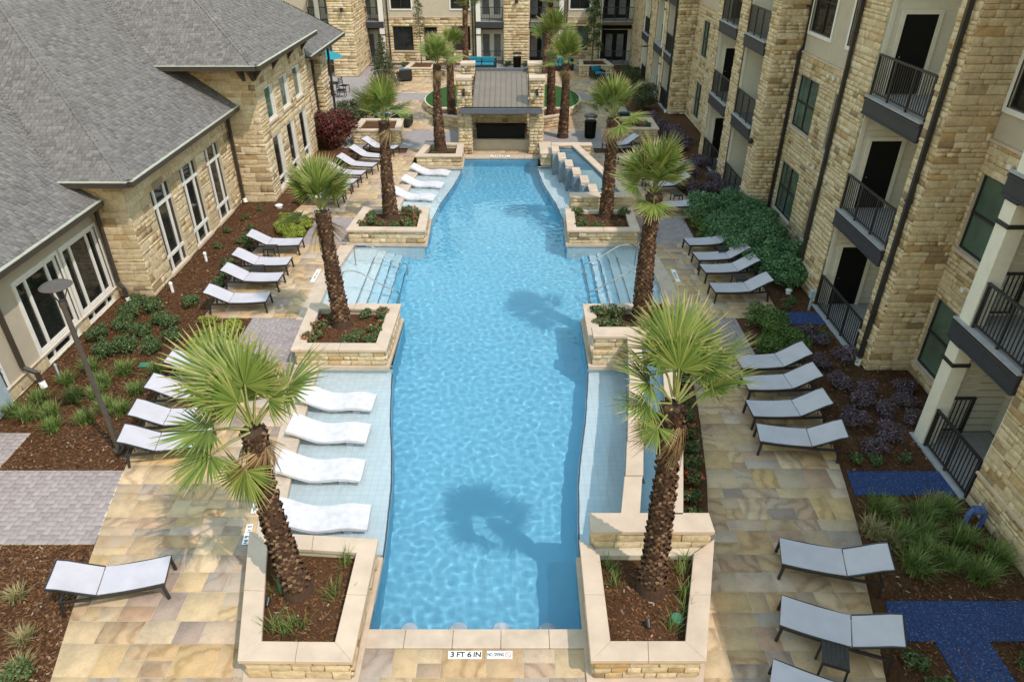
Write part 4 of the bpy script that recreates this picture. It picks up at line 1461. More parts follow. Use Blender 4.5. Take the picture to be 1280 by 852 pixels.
def bbalcony(x0, x1, frame='white', pane='glass_pale', column=None, y=57.0, slab=True, dx=None):
    """french doors behind a railing on every storey"""
    yb = y + 1.3
    w = MB()
    w.box(x0 - .02, x1 + .02, yb, yb + .1, 0, 9.4); w.box(x0 - .04, x0 + .01, y - .1, yb, 0, 9.4); w.box(x1 - .01, x1 + .04, y - .1, yb, 0, 9.4)
    w.build('siding', MAT['siding'], bk)
    for k in range(3):
        f = FL[k]
        b = empty('balcony', ((x0 + x1) / 2, 0, f)); b.parent = bk; b.location = ((x0 + x1) / 2, y - 57, f)
        inv = Matrix.Translation((-(x0 + x1) / 2, -y, -f))
        def part(mbx, nm, mt):
            o = link(nm, mbx.mesh(nm), MAT[mt]); o.parent = b; o.matrix_parent_inverse = inv; return o
        s = MB(); s.box(x0 + .02, x1 - .02, y - .35, yb - .01, f - .05, f); part(s, 'floor', 'balcony_floor')
        if k and slab:
            s = MB(); s.box(x0 - .06, x1 + .06, y - .42, y - .3, f - .44, f - .03); part(s, 'fascia', 'slab')
        r = MB(); railing(r, (x0 + .02, y - .33), (x1 - .02, y - .33), f, f + .96, step=.12); part(r, 'railing', 'dark_metal')
        c0 = dx if dx is not None else (x0 + x1) / 2
        d = MB()
        for a in (-.86, 0.0):
            d.box(c0 + a, c0 + a + .86, yb - .06, yb - .005, f + .05, f + .30); d.box(c0 + a, c0 + a + .86, yb - .06, yb - .005, f + 1.95, f + 2.1)
            d.box(c0 + a, c0 + a + .17, yb - .06, yb - .005, f + .3, f + 1.95); d.box(c0 + a + .69, c0 + a + .86, yb - .06, yb - .005, f + .3, f + 1.95)
        d.box(c0 - .98, c0 - .87, yb - .07, yb - .005, f, f + 2.2); d.box(c0 + .87, c0 + .98, yb - .07, yb - .005, f, f + 2.2); d.box(c0 - .98, c0 + .98, yb - .07, yb - .005, f + 2.11, f + 2.24)
        part(d, 'french_door', frame)
        gg = MB()
        for a in (-.86, 0.0): gg.box(c0 + a + .17, c0 + a + .69, yb - .045, yb - .02, f + .3, f + 1.95)
        part(gg, 'pane', pane)
        tb = MB(); tb.box(x0 + .02, x1 - .02, yb - .03, yb - .002, f + 2.3, f + 2.56); part(tb, 'transom', 'black')
        if column is not None:
            zt = FL[k + 1] - .44 if k < 2 else 9.3
            cc = MB(); cc.box(column - .17, column + .17, y - .40, y - .1, f, zt); part(cc, 'column', 'white')
            cc = MB(); cc.box(column - .2, column + .2, y - .43, y - .08, zt - .5, zt - .43); part(cc, 'column_band', 'dark_metal')
bbalcony(-10.9, -9.1, column=-9.2, dx=-10.0)
bbalcony(-2.1, -.1, column=-1.95, dx=-1.0)
bbalcony(1.9, 4.4, frame='black', column=4.25, dx=2.7)
bbalcony(-14.6, -12.1, column=-13.9, dx=-13.0)
bbalcony(7.3, 10.0, frame='black', slab=False, dx=8.55)
for x in (-8.75, 4.68, -2.4):
    m = MB(); m.bar((x, BY - .09, 9.4), (x, BY - .09, .2), .1); m.build('downspout', MAT['dark_metal'], bk)
for (x, z) in ((.9, 4.25), (-11.0, 4.2)):
    y = 56.5 if x > 0 else 51.9
    m = MB(); m.lathe([(.05, 0), (.12, .02), (.12, .25), (.05, .28)], (x, y - .1, z), 10); m.build('wall_light', MAT['dark_metal'], bk)
finish_stones(bst, bk, 0)
m = MB(); m.box(-30, 22, 58.45, 70, 0, 9.5); m.build('core', MAT['siding'], bk)
m = MB(); m.box(-30, 22, 56.3, 70, 9.51, 9.75); m.build('roof', MAT['slab'], bk)
m = MB(); m.box(-30, -14.7, 56.9, 58.4, 0, 9.5); m.build('side_wall', MAT['stucco2'], bk)
# ================================================================== clubhouse
club = empty('clubhouse', (-12, 20, 0))
tag(club, 'low limestone clubhouse with grey shingle hip roofs and white windows', 'building')
cst = []
nC = (1.0, 0.0)
def cface(X, y0, y1, z0, z1, ops=(), stone=True, **kw):
    o, u = (X, y0), (0.0, 1.0)
    op = [(a - y0, b - y0, c, e) for (a, b, c, e) in ops]
    wall_piece('wall' if stone else 'stucco_wall', 'mortar' if stone else 'stucco', club, o, u, nC, y1 - y0, z0, z1, op)
    if stone: lay_stones(cst, o, u, nC, y1 - y0, z0, z1, op, h=(.09, .27), w=(.22, .8), d=(.012, .028))
def cret(Y, x0, x1, z0, z1):
    o, u, n = (x0, Y), (1.0, 0.0), (0.0, -1.0)
    wall_piece('wall', 'mortar', club, o, u, n, x1 - x0, z0, z1)
    lay_stones(cst, o, u, n, x1 - x0, z0, z1, (), h=(.09, .27), w=(.22, .8), d=(.012, .028))
def cwin(X, y0, y1, z0, z1, **kw):
    return window(club, (X, y0), (0.0, 1.0), nC, 0, y1 - y0, z0, z1, **kw)
# near stucco wing
X1, X2, X3, X4 = -11.4, -10.35, -9.0, -9.4
ops = [(14.85, 16.6, .42, 2.38), (16.88, 18.55, .42, 2.38), (12.3, 13.4, .42, 2.38)]
low = [(a + .1, b - .1, .04, .34) for (a, b, c, e) in ops]
cface(X1, 11.0, 18.75, .40, 3.25, [(a, b, c + 1e-3, e) for a, b, c, e in ops], stone=False)
cface(X1, 11.0, 18.75, 0, .385, low)
for (a, b, c, e) in ops:
    w = b - a
    cwin(X1, a, b, c, e, frame='white', pane='glass_dark', cols=(w * .25, w * .75), fw=.085, rec=.07, sill=False, trim=.09)
for (a, b, c, e) in low:
    w = b - a
    cwin(X1, a, b, c, e, frame='white', pane='glass_dark', cols=(w * .25, w * .75), fw=.06, rec=.07, sill=False)
m = MB(); m.box(X1 - .02, X1 + .07, 11.0, 18.7, .386, .398); m.build('sill_course', MAT['cap'], club)
# limestone wing with three tall windows
cret(18.75, -11.5, X2, 0, 3.8)
ops = [(20.05, 21.4, .12, 2.82), (22.2, 23.55, .12, 2.82), (24.35, 25.7, .12, 2.82)]
cface(X2, 18.75, 26.9, 0, 3.8, ops)
for (a, b, c, e) in ops:
    w = b - a
    cwin(X2, a, b, c, e, frame='white', pane='glass_dark', cols=(w * .24, w * .76), rows=(.62, 2.28), fw=.10, rec=.08, border=False)
# two-storey wing
cret(26.9, -12.5, X3, 0, 5.5)
ops = []
for k in range(3):
    y = 27.75 + k * 2.0
    ops += [(y, y + 1.15, 2.95, 4.25), (y, y + 1.15, .22, 2.35)]
cface(X3, 26.9, 34.1, 0, 5.5, ops)
for i, (a, b, c, e) in enumerate(ops):
    w = b - a
    if i % 2 == 0: cwin(X3, a, b, c, e, frame='white', pane='glass_green', cols=(w * .78,), fw=.085, rec=.07, sill=True)
    else: cwin(X3, a, b, c, e, frame='white', pane='glass_dark', cols=(w * .78,), rows=(.62,), fw=.085, rec=.07, sill=False)
m = MB(); m.box(X3 - 3.4, X3, 34.08, 34.1, 0, 5.5); m.build('end_wall', MAT['mortar'], club)
# far wing with corner porch
ops = [(34.5, 35.5, .3, 3.1)]
cface(X4, 34.1, 36.3, 0, 4.3, ops)
cwin(X4, 34.5, 35.5, .3, 3.1, frame='white', pane='glass_dark', cols=(.5,), rows=(.9, 2.5), fw=.08, rec=.07, sill=False)
m = MB(); m.box(-13, -10.6, 36.3, 41.5, 0, 4.2); m.build('porch_back_wall', MAT['stucco'], club)
m = MB(); m.box(-10.6, X4 - .05, 36.28, 36.3, 0, 4.2); m.build('porch_side_wall', MAT['mortar'], club)
for (y0, y1) in ((38.2, 39.5),):
    q = [(X4 - .75, y0), (X4, y0), (X4, y1), (X4 - .75, y1)]
    m = MB(); m.box(X4 - .75, X4, y0, y1, 0, 4.2); m.build('porch_pier', MAT['mortar'], club)
    stone_sides(cst, q, 0, 4.2, (0, 1, 3), h=(.12, .25), w=(.25, .6))
finish_stones(cst, club, 300, 9.0)

# roofs
SL = .75
deckm, tabs = MB(), []
def slope(org, du, ds, tmax, lo, hi):
    """roof deck strips plus shingles"""
    ts = frange(0, tmax, .6)
    for a, b in zip(ts[:-1], ts[1:]):
        P = lambda x, t: (org[0] + du[0] * x + ds[0] * t, org[1] + du[1] * x + ds[1] * t, org[2] + SL * t - .012)
        deckm.add([P(lo(a), a), P(hi(a), a), P(hi(b), b), P(lo(b), b)], [(0, 1, 2, 3)])
    shingle_slope(tabs, org, du, ds, SL, tmax, lo, hi)
Z1, Z2, Z3, Z4 = 3.22, 3.81, 5.42, 4.30
v1 = (Z2 - Z1) / SL                     # offsets of the valleys
v2 = (Z3 - Z2) / SL
# near wing: eave X=-10.9
slope((-10.9, 0, Z1), (0, 1), (-1, 0), 8.0, lambda t: 10.0, lambda t: max(18.45, 18.2 + t - v1))
# middle wing: camera-side slope and pool-side slope
slope((0, 18.2, Z2), (1, 0), (0, 1), 8.0, lambda t: -10.9 - v1 - t, lambda t: -9.8 - t)
slope((-9.8, 0, Z2), (0, 1), (-1, 0), 8.0, lambda t: 18.2 + t, lambda t: max(26.88, 25.7 + t - v2))
# tall wing
slope((0, 25.7, Z3), (1, 0), (0, 1), 5.0, lambda t: -9.8 - v2 - t, lambda t: -8.4 - t)
slope((-8.4, 0, Z3), (0, 1), (-1, 0), 5.0, lambda t: 25.7 + t, lambda t: 34.3)
# far wing
slope((-8.85, 0, Z4), (0, 1), (-1, 0), 4.0, lambda t: 34.1, lambda t: 41.9 - t)
slope((0, 41.9, Z4), (-1, 0), (0, -1), 4.0, lambda t: 8.85 + t, lambda t: 16.0)
m = MB()
roof = deckm.build('roof', MAT['shingle'], club)
finish_tabs(tabs, club)
# ridge cap shingles along the hips
def hip(a, n, step=.2):
    d = Vector((-1, 1, SL)).normalized()
    for k in range(n):
        p = Vector(a) + d * (k * step)
        q = p + d * (step + .06)
        mb = MB()
        w = Vector((1, 1, 0)).normalized() * .16
        dn = Vector((0, 0, -.055))
        mb.add([p - w + dn, p + Vector((0, 0, .045)), p + w + dn, q - w + dn + Vector((0, 0, -.0)), q + Vector((0, 0, .03)), q + w + dn],
               [(0, 1, 4, 3), (1, 2, 5, 4), (0, 3, 5, 2)])
        mb.build('ridge_shingle', MAT['shingle'], club)
hip((-9.8, 18.2, Z2 + .02), 46, .24)
hip((-8.4, 25.7, Z3 + .02), 22, .24)
# eaves: soffit, fascia gutter, drip edge
def eave(p0, p1, z, inward, depth=.6):
    p0, p1 = Vector(p0), Vector(p1)
    L = (p1 - p0).length
    u = (p1 - p0) / L
    n = Vector(inward)
    m = MB(); m.obox(tuple(p0), tuple(u), tuple(n), 0, L, -.10, .03, z - .17, z - .02); m.build('gutter', MAT['gutter'], club)
    m = MB(); m.obox(tuple(p0), tuple(u), tuple(n), -.01, L + .01, -.12, .02, z - .018, z + .004); m.build('drip_edge', MAT['drip'], club)
    m = MB(); m.obox(tuple(p0), tuple(u), tuple(n), .0, L, .032, depth, z - .16, z - .10); m.build('soffit', MAT['stucco'], club)
eave((-10.9, 10.0), (-10.9, 18.45), Z1, (-1, 0), .5)
eave((-9.8, 18.2), (-9.8, 26.85), Z2, (-1, 0), .55)
eave((-11.7, 18.2), (-9.82, 18.2), Z2, (0, 1), .55)
eave((-8.4, 25.7), (-8.4, 34.3), Z3, (-1, 0), .6)
eave((-11.95, 25.7), (-8.42, 25.7), Z3, (0, 1), 1.2)
eave((-8.85, 34.32), (-8.85, 41.9), Z4, (-1, 0), .6)
for y in (26.95, 29.2, 31.4, 33.6):       # corbels
    m = MB(); m.add(
        [(X3 + .03, y, Z3 - .75), (X3 + .03, y + .12, Z3 - .75), (X3 + .03, y, Z3 - .18), (X3 + .03, y + .12, Z3 - .18), (X3 + .5, y, Z3 - .18), (X3 + .5, y + .12, Z3 - .18)],
        [(0, 2, 4), (1, 5, 3), (0, 4, 5, 1), (2, 3, 5, 4), (0, 1, 3, 2)])
    m.build('corbel', MAT['gutter'], club)
for x in (-9.4, -9.05):
    m = MB(); m.add([(x, 26.86, Z3 - .75), (x + .12, 26.86, Z3 - .75), (x, 26.86, Z3 - .18), (x + .12, 26.86, Z3 - .18), (x, 26.2, Z3 - .18), (x + .12, 26.2, Z3 - .18)],
                    [(0, 2, 4), (1, 5, 3), (0, 4, 5, 1), (2, 3, 5, 4), (0, 1, 3, 2)])
    m.build('corbel', MAT['gutter'], club)
def cdown(pts, w=.1):
    m = MB()
    for a, b in zip(pts[:-1], pts[1:]): m.bar(a, b, w, w * .85, up=(0.3, 1, .2))
    d = m.build('downspout', MAT['gutter'], club)
    e = Vector(pts[-1])
    f = MB(); f.tube([e + Vector((.02, 0, .06)), e + Vector((.06, -.03, -.10))], .08, 10)
    fo = f.build('drain_boot', MAT['pvc']); fo.parent = d
cdown([(-10.95, 18.35, 3.05), (-11.2, 18.6, 2.8), (-11.25, 18.62, .55), (-11.05, 18.5, .4), (-11.05, 18.5, .05)])
cdown([(-10.95, 13.95, 3.05), (-11.3, 13.98, 2.8), (-11.3, 13.98, .6), (-11.05, 14.02, .42), (-11.05, 14.02, .1)])
cdown([(-9.85, 26.6, 3.65), (-10.2, 26.75, 3.35), (-10.22, 26.75, .15)])
cdown([(-8.95, 36.35, 4.1), (-9.3, 36.35, 3.9), (-9.3, 36.35, .1)])
cdown([(-8.95, 39.75, 4.1), (-9.3, 39.75, 3.9), (-9.3, 39.75, .1)])
# ================================================================== poolside furniture
def make_chaise():
    root = empty('chaise_lounge')
    zs = lambda x: .355 - .03 * math.sin(math.pi * x / 1.2)            # slightly sagging seat line
    W = .31
    fr = MB()
    for s in (-1, 1):
        pts = [(0.0, .34), (.3, .325), (.7, .315), (1.15, .31), (1.64, .33)]
        for (a, za), (b, zb) in zip(pts[:-1], pts[1:]): fr.bar((a, s * W, za), (b + .01, s * W, zb), .035, .05)
    for x in (.02, .6, 1.15, 1.62): fr.bar((x, -W, .325), (x, W, .325), .03, .04)
    fr.build('frame', MAT['dark_metal'], root, world_coords=False)
    for (x, dx) in ((.04, -.03), (1.6, .05)):
        for s in (-1, 1):
            l = MB(); l.bar((x, s * W, .335), (x + dx, s * (W + .005), 0), .045, .045); l.build('leg', MAT['dark_metal'], root, world_coords=False)
    def sling(name, prof):
        m = MB(); n = len(prof)
        V = []
        for x, z in prof:
            V += [(x, -W + .015, z), (x, 0, z - .006), (x, W - .015, z)]
        k = len(V)
        V += [(a, b, c - .012) for a, b, c in V]
        F = []
        for i in range(n - 1):
            for j in range(2):
                q = (i * 3 + j, (i + 1) * 3 + j, (i + 1) * 3 + j + 1, i * 3 + j + 1)
                F.append(q); F.append(tuple(k + t for t in q[::-1]))
            F.append((i * 3, k + i * 3, k + (i + 1) * 3, (i + 1) * 3)); F.append((i * 3 + 2, (i + 1) * 3 + 2, k + (i + 1) * 3 + 2, k + i * 3 + 2))
        F.append((0, 1, k + 1, k)); F.append((1, 2, k + 2, k + 1))
        e = (n - 1) * 3
        F.append((e, k + e, k + e + 1, e + 1)); F.append((e + 1, k + e + 1, k + e + 2, e + 2))
        m.add(V, F)
        return m.build(name, MAT['sling'], root, smooth=True, world_coords=False)
    sling('seat_sling', [(1.05 * i / 8, zs(1.05 * i / 8) + .028) for i in range(9)])
    back = []
    for i in range(9):
        t = i / 8
        x = 1.07 + .66 * t
        z = .368 + .37 * (t ** 1.05) - (.03 * max(0, t - .75) / .25)
        back.append((x, z))
    sling('back_sling', back)
    bf = MB()
    for s in (-1, 1):
        for (a, za), (b, zb) in zip(back[:-1], back[1:]): bf.bar((a, s * W, za - .012), (b, s * W, zb - .012), .026, .032)
    bf.bar((1.73, -W, .695), (1.73, W, .695), .026)
    bf.build('back_frame', MAT['dark_metal'], root, world_coords=False)
    st = MB()
    for s in (-1, 1):
        st.bar((1.45, s * .24, .535), (1.24, s * .24, .33), .018); st.bar((1.45, s * .24, .535), (1.47, s * .24, .34), .014)
    st.build('back_support', MAT['dark_metal'], root, world_coords=False)
    return root
def make_table():
    root = empty('side_table')
    for k in range(6):
        m = MB(); m.box(-.19 + k * .065, -.19 + k * .065 + .058, -.19, .19, .43, .45); m.build('slat', MAT['dark_metal'], root, world_coords=False)
    m = MB(); m.box(-.20, .20, -.20, -.17, .40, .429); m.box(-.2, .2, .17, .2, .40, .429); m.build('apron', MAT['dark_metal'], root, world_coords=False)
    for a in (-1, 1):
        for b in (-1, 1):
            m = MB(); m.bar((a * .175, b * .175, .43), (a * .19, b * .19, 0), .03); m.build('leg', MAT['dark_metal'], root, world_coords=False)
    return root
protos = {}
def place(kind, maker, x, y, ang, label, cat, group=None, z=0.0, sc=None):
    if kind not in protos:
        protos[kind] = maker(); o = protos[kind]
    else:
        o = copy_tree(protos[kind])
    o.location = (x, y, z); o.rotation_euler = (0, 0, R(ang))
    if 'group' in o: del o['group']
    if sc: o.scale = (sc, sc, sc)
    tag(o, label, cat, group)
    return o
def chaise(x, y, ang, label, group=None):
    return place('chaise', make_chaise, x, y, ang, label, 'chaise longue', group, z=.004)
def near_foot(x, y, ang):
    """centre of the foot end from the foot leg nearest the camera"""
    a = R(ang)
    px, py = -math.sin(a), math.cos(a)
    if py < 0: px, py = -px, -py
    return x + px * .31 - .02 * math.cos(a), y + py * .31
cG = 'chaises in rows on the stone deck'
ORD = ['first', 'second', 'third', 'fourth', 'fifth', 'sixth', 'seventh']
def row(spots, text):
    for i, (nx, ny, a) in enumerate(spots):
        x, y = near_foot(nx, ny, a)
        chaise(x, y, a, text % ORD[i], cG)
x, y = near_foot(-5.31, 7.80, -167); chaise(x, y, -167, 'single white chaise on the deck beside bare mulch, away from any row')
row([(-6.61, 17.74, -177), (-6.64, 19.05, 178), (-6.68, 20.21, 179), (-6.71, 21.77, 180)], 'white chaise beside the limestone wing, %s of four counting from the green shrub bed')
row([(-5.92, 11.37, -170), (-6.10, 12.15, -174), (-6.2, 13.08, -177), (-6.2, 14.05, 180)], 'white chaise at the tufted grass bed, %s of four counting from the dish lamp post')
row([(-6.31, 26.23, 172), (-6.22, 27.2, 171), (-6.10, 28.05, 170), (-5.95, 29.17, 168), (-5.66, 30.28, 166), (-5.40, 31.6, 164), (-5.1, 33.0, 162)], 'white chaise beneath the two-storey clubhouse wing, %s of seven counting from the lime groundcover')
row([(6.65, 18.32, 4), (6.68, 19.64, 6), (6.67, 20.57, 7), (6.63, 21.75, 8)], 'white chaise backing onto the glossy hedge, %s of four counting from the short blue path')
row([(5.90, 11.49, -9), (6.02, 12.35, 1), (6.21, 13.37, 3), (6.32, 14.27, 5)], 'white chaise backing onto purple shrubs, %s of four counting from the blue gravel path')
row([(6.45, 25.35, 8), (6.30, 27.7, 9), (6.12, 28.7, 10), (5.92, 29.9, 12), (5.66, 31.27, 14), (5.2, 33.5, 18)], 'white chaise beside the short fountain, %s of six counting from the glossy hedge')
for (nx, ny, a, lb) in [(5.28, 8.21, -14, 'white chaise beside the grass tufts, first of three on the deck by the thick palm'),
                        (4.84, 6.99, -21, 'white chaise with a small dark table at its side, next to the blue gravel path'),
                        (4.30, 5.85, -24, 'white chaise with only its foot end showing beyond the small dark table')]:
    x, y = near_foot(nx, ny, a); chaise(x, y, a, lb)
for (x, y, a, lb) in [(-7.55, 21.45, 0, 'small dark slatted table beside the chaise nearest the lime groundcover by the clubhouse'),
                      (-7.5, 19.87, 3, 'small dark slatted table between the two middle chaises by the clubhouse'),
                      (7.62, 21.36, 8, 'small dark slatted table between the first two chaises by the hedge'),
                      (7.6, 19.2, 6, 'small dark slatted table between the last two chaises by the hedge'),
                      (7.15, 26.6, 8, 'small dark slatted table beside chaises by the short fountain'),
                      (5.46, 6.42, -20, 'small dark slatted table beside the blue gravel path')]:
    place('table', make_table, x, y, a, lb, 'side table', z=.004)

def make_pool_lounger():
    """moulded S-shaped in-water lounger, foot at x=0"""
    xs = np.linspace(0, 1.75, 22)
    def zt(x):
        return np.interp(x, [0, .12, .40, .70, 1.0, 1.35, 1.75], [.25, .31, .36, .31, .27, .40, .62])
    m = MB()
    V, F = [], []
    zz = [float(zt(x)) for x in xs]
    for _ in range(3): zz = [sum(zz[max(0, i - 1):i + 2]) / len(zz[max(0, i - 1):i + 2]) for i in range(len(zz))]
    for x, z in zip(xs, zz):
        for s in (-1, 1): V += [(x, s * .33, z), (x, s * .33, max(0, z - .07))]
    for i in range(len(xs) - 1):
        a, b = i * 4, (i + 1) * 4
        F += [(a, b, b + 2, a + 2), (a + 1, a + 3, b + 3, b + 1), (a, a + 1, b + 1, b), (a + 2, b + 2, b + 3, a + 3)]
    F += [(0, 2, 3, 1)]
    e = (len(xs) - 1) * 4
    F += [(e, e + 1, e + 3, e + 2)]
    m.add(V, F)
    m.box(.30, .48, -.24, .24, 0, .26); m.box(.85, 1.12, -.24, .24, 0, .19)
    me = m.mesh('pool_lounger', True)
    o = link('pool_lounger', me, MAT['lounge_white'])
    o.cycles.is_caustics_receiver = True
    return o
for i, (x, y, a) in enumerate([(-2.22, 9.72, 183), (-2.58, 11.05, 180), (-2.68, 12.28, 179), (-2.75, 13.45, 178)]):
    place('pl', make_pool_lounger, x, y, a, 'white moulded in-pool lounger, %s of four counting from the leaning palm planter' % ORD[i], 'pool lounger', 'four loungers standing in the shallow water', z=ZS + .004)
for i, (x, y, a) in enumerate([(-2.62, 27.5, 172), (-2.42, 29.05, 172), (-2.25, 30.7, 172)]):
    place('pl', make_pool_lounger, x, y, a, 'white moulded in-pool lounger, %s of three counting from the pink-flowered planter' % ORD[i], 'pool lounger', 'three loungers standing in the shallow water', z=ZS + .004)

# hand rails on the two flights of steps
def handrail(s, y, label):
    pts = [(4.72, ZS), (4.72, .30), (4.70, .46), (4.62, .55), (4.50, .58), (4.30, .57), (4.1, .50), (3.5, .10), (3.12, -.12), (3.02, -.22), (2.99, -.4), (2.99, ZF)]
    m = MB(); m.tube([(s * a, y, z) for a, z in pts], .021, 8)
    tag(m.build('handrail', MAT['steel'], smooth=True), label, 'handrail')
handrail(-1, 21.35, 'chrome stair rail nearer the pink-flowered planter on the white steps')
handrail(-1, 19.35, 'chrome stair rail nearer the orange-flowered planter on the white steps')
handrail(1, 21.35, 'chrome stair rail below the short fountain planter on the shaded steps')
handrail(1, 19.35, 'chrome stair rail beside the dark shrub planter on the shaded steps')

# pole lamp with a dish head
lp = empty('lamp_post', (-8.0, 11.62, 0)); tag(lp, 'tall taupe lamp post with flat dish head beside the chaises', 'lamp post')
m = MB(); m.tube([(0, 0, 0), (0, 0, 3.55)], [.06, .05], 10); m.build('pole', MAT['lamp'], lp, True, world_coords=False)
m = MB(); m.tube([(0, 0, 0), (0, 0, .06)], .11, 12); m.build('base', MAT['lamp'], lp, world_coords=False)
m = MB(); m.lathe([(.03, 3.99), (.24, 4.0), (.29, 4.03), (.25, 4.06), (.05, 4.12)], (0, 0, 0), 24); m.build('dish', MAT['lamp'], lp, True, world_coords=False)
m = MB()
for k in range(3):
    a = k * 2.094 + .4; m.bar((0, 0, 3.6), (.19 * math.cos(a), .19 * math.sin(a), 4.0), .02)
m.lathe([(.055, 3.55), (.065, 3.6), (.06, 3.72), (.02, 3.74)], (0, 0, 0), 10)
m.build('bracket', MAT['lamp'], lp, world_coords=False)

# waste bins
def make_bin():
    root = empty('waste_bin')
    m = MB(); m.lathe([(.24, 0), (.26, .04), (.29, .82), (.30, .86)], (0, 0, 0), 18); m.build('body', MAT['black'], root, True, world_coords=False)
    for k in range(18):
        a = 2 * math.pi * k / 18
        m = MB(); m.bar((.27 * math.cos(a), .27 * math.sin(a), .04), (.305 * math.cos(a), .305 * math.sin(a), .86), .035, .012); m.build('slat', MAT['black'], root, world_coords=False)
    m = MB(); m.lathe([(.34, 1.08), (.35, 1.10), (.30, 1.16), (.05, 1.2)], (0, 0, 0), 18); m.build('lid', MAT['dark_metal'], root, True, world_coords=False)
    for k in range(4):
        a = math.pi / 4 + k * math.pi / 2
        m = MB(); m.bar((.28 * math.cos(a), .28 * math.sin(a), .84), (.3 * math.cos(a), .3 * math.sin(a), 1.1), .025); m.build('lid_post', MAT['dark_metal'], root, world_coords=False)
    return root
place('bin', make_bin, 4.62, 36.3, 0, 'black slatted waste bin beside the raised apartment-side planter', 'waste bin')
place('bin', make_bin, .95, 54.8, 0, 'black waste bin in front of the central stone pier', 'waste bin', z=-.004)

# terrace seating at the back
def make_armchair():
    root = empty('armchair')
    m = MB()
    prof = [(-.38, 0), (.38, 0), (.42, .55), (-.42, .55)]
    m.box(-.40, .40, -.40, .40, .06, .32); m.box(-.46, -.34, -.42, .40, .06, .60); m.box(.34, .46, -.42, .40, .06, .60)
    m.box(-.44, .44, .32, .46, .06, .80)
    m.build('frame', MAT['rattan'], root, bevel=.05, world_coords=False)
    m = MB(); m.box(-.33, .33, -.42, .30, .33, .46); m.build('seat_cushion', MAT['teal'], root, bevel=.04, world_coords=False)
    m = MB(); m.box(-.33, .33, .18, .31, .47, .82); m.build('back_cushion', MAT['teal'], root, bevel=.04, world_coords=False)
    return root
def make_sofa():
    root = empty('sofa')
    m = MB(); m.box(-1.0, 1.0, -.40, .42, .06, .34); m.box(-1.12, -.98, -.42, .45, .06, .62); m.box(.98, 1.12, -.42, .45, .06, .62); m.box(-1.12, 1.12, .36, .50, .06, .74)
    m.build('frame', MAT['rattan'], root, bevel=.04, world_coords=False)
    for x in (-.49, .49):
        m = MB(); m.box(x - .47, x + .47, -.42, .32, .345, .48); m.build('seat_cushion', MAT['teal'], root, bevel=.04, world_coords=False)
        m = MB(); m.box(x - .47, x + .47, .20, .35, .485, .86); m.build('back_cushion', MAT['teal'], root, bevel=.05, world_coords=False)
    return root
place('sofa', make_sofa, -1.7, 54.6, 0, 'teal cushioned sofa before the white french doors', 'sofa')
place('sofa', make_sofa, 4.0, 54.4, 0, 'teal cushioned sofa beside the dark tree planter', 'sofa')
place('arm', make_armchair, -6.9, 50.7, 200, 'black armchair with teal cushions by the conifer', 'armchair')
place('arm', make_armchair, 6.55, 51.3, 20, 'black armchair with teal cushions against the dark tree planter', 'armchair')
place('arm', make_armchair, 6.95, 49.3, 160, 'black armchair with teal cushions at the edge of the apartment shrubs', 'armchair')
place('arm', make_armchair, -6.4, 38.5, 180, 'black armchair with teal cushions behind the empty mulched planter', 'armchair', z=0)
place('arm', make_armchair, -5.4, 38.6, 170, 'teal armchair behind the mulched planter, nearer the round lawn', 'armchair', z=0)
place('arm', make_armchair, 6.7, 38.7, 180, 'black armchair with teal cushions behind the planter beside the waste bin', 'armchair')
def make_dining_chair():
    root = empty('dining_chair')
    for a in (-1, 1):
        m = MB(); m.bar((a * .22, -.22, 0), (a * .22, -.22, .45), .03); m.build('leg', MAT['black'], root, world_coords=False)
        m = MB(); m.bar((a * .22, .22, 0), (a * .23, .26, .95), .03); m.build('leg', MAT['black'], root, world_coords=False)
    m = MB(); m.box(-.24, .24, -.24, .24, .43, .46); m.build('seat', MAT['black'], root, world_coords=False)
    m = MB()
    for k in range(4): m.box(-.22, .22, .235, .255, .55 + k * .1, .60 + k * .1)
    m.build('backrest', MAT['black'], root, world_coords=False)
    return root
for (x, y, a) in [(-10.2, 45.6, 90), (-10.3, 46.9, 70)]:
    place('dine', make_dining_chair, x, y, a, 'black metal dining chair under the turquoise parasol', 'chair', 'terrace dining chairs')
um = empty('parasol', (-11.3, 47.0, 0)); tag(um, 'turquoise parasol on the terrace beyond the clubhouse porch', 'parasol')
m = MB(); m.tube([(0, 0, 0), (0, 0, 2.75)], .03, 8); m.build('pole', MAT['dark_metal'], um, world_coords=False)
m = MB(); m.lathe([(1.15, 2.15), (.6, 2.4), (.03, 2.62)], (0, 0, 0), 8); m.build('canopy', MAT['umbrella'], um, world_coords=False)
m = MB(); m.lathe([(.3, 0), (.3, .06), (.05, .1)], (0, 0, 0), 12); m.build('base', MAT['black'], um, world_coords=False)
tb = empty('dining_table', (-11.0, 46.2, 0)); tag(tb, 'dark round dining table on the terrace beyond the clubhouse porch', 'table')
m = MB(); m.lathe([(.5, .71), (.5, .74)], (0, 0, 0), 20); m.build('tabletop', MAT['dark_metal'], tb, world_coords=False)
m = MB(); m.tube([(0, 0, 0), (0, 0, .71)], .05, 8); m.lathe([(.3, 0), (.28, .04)], (0, 0, 0), 16); m.build('pedestal', MAT['dark_metal'], tb, world_coords=False)
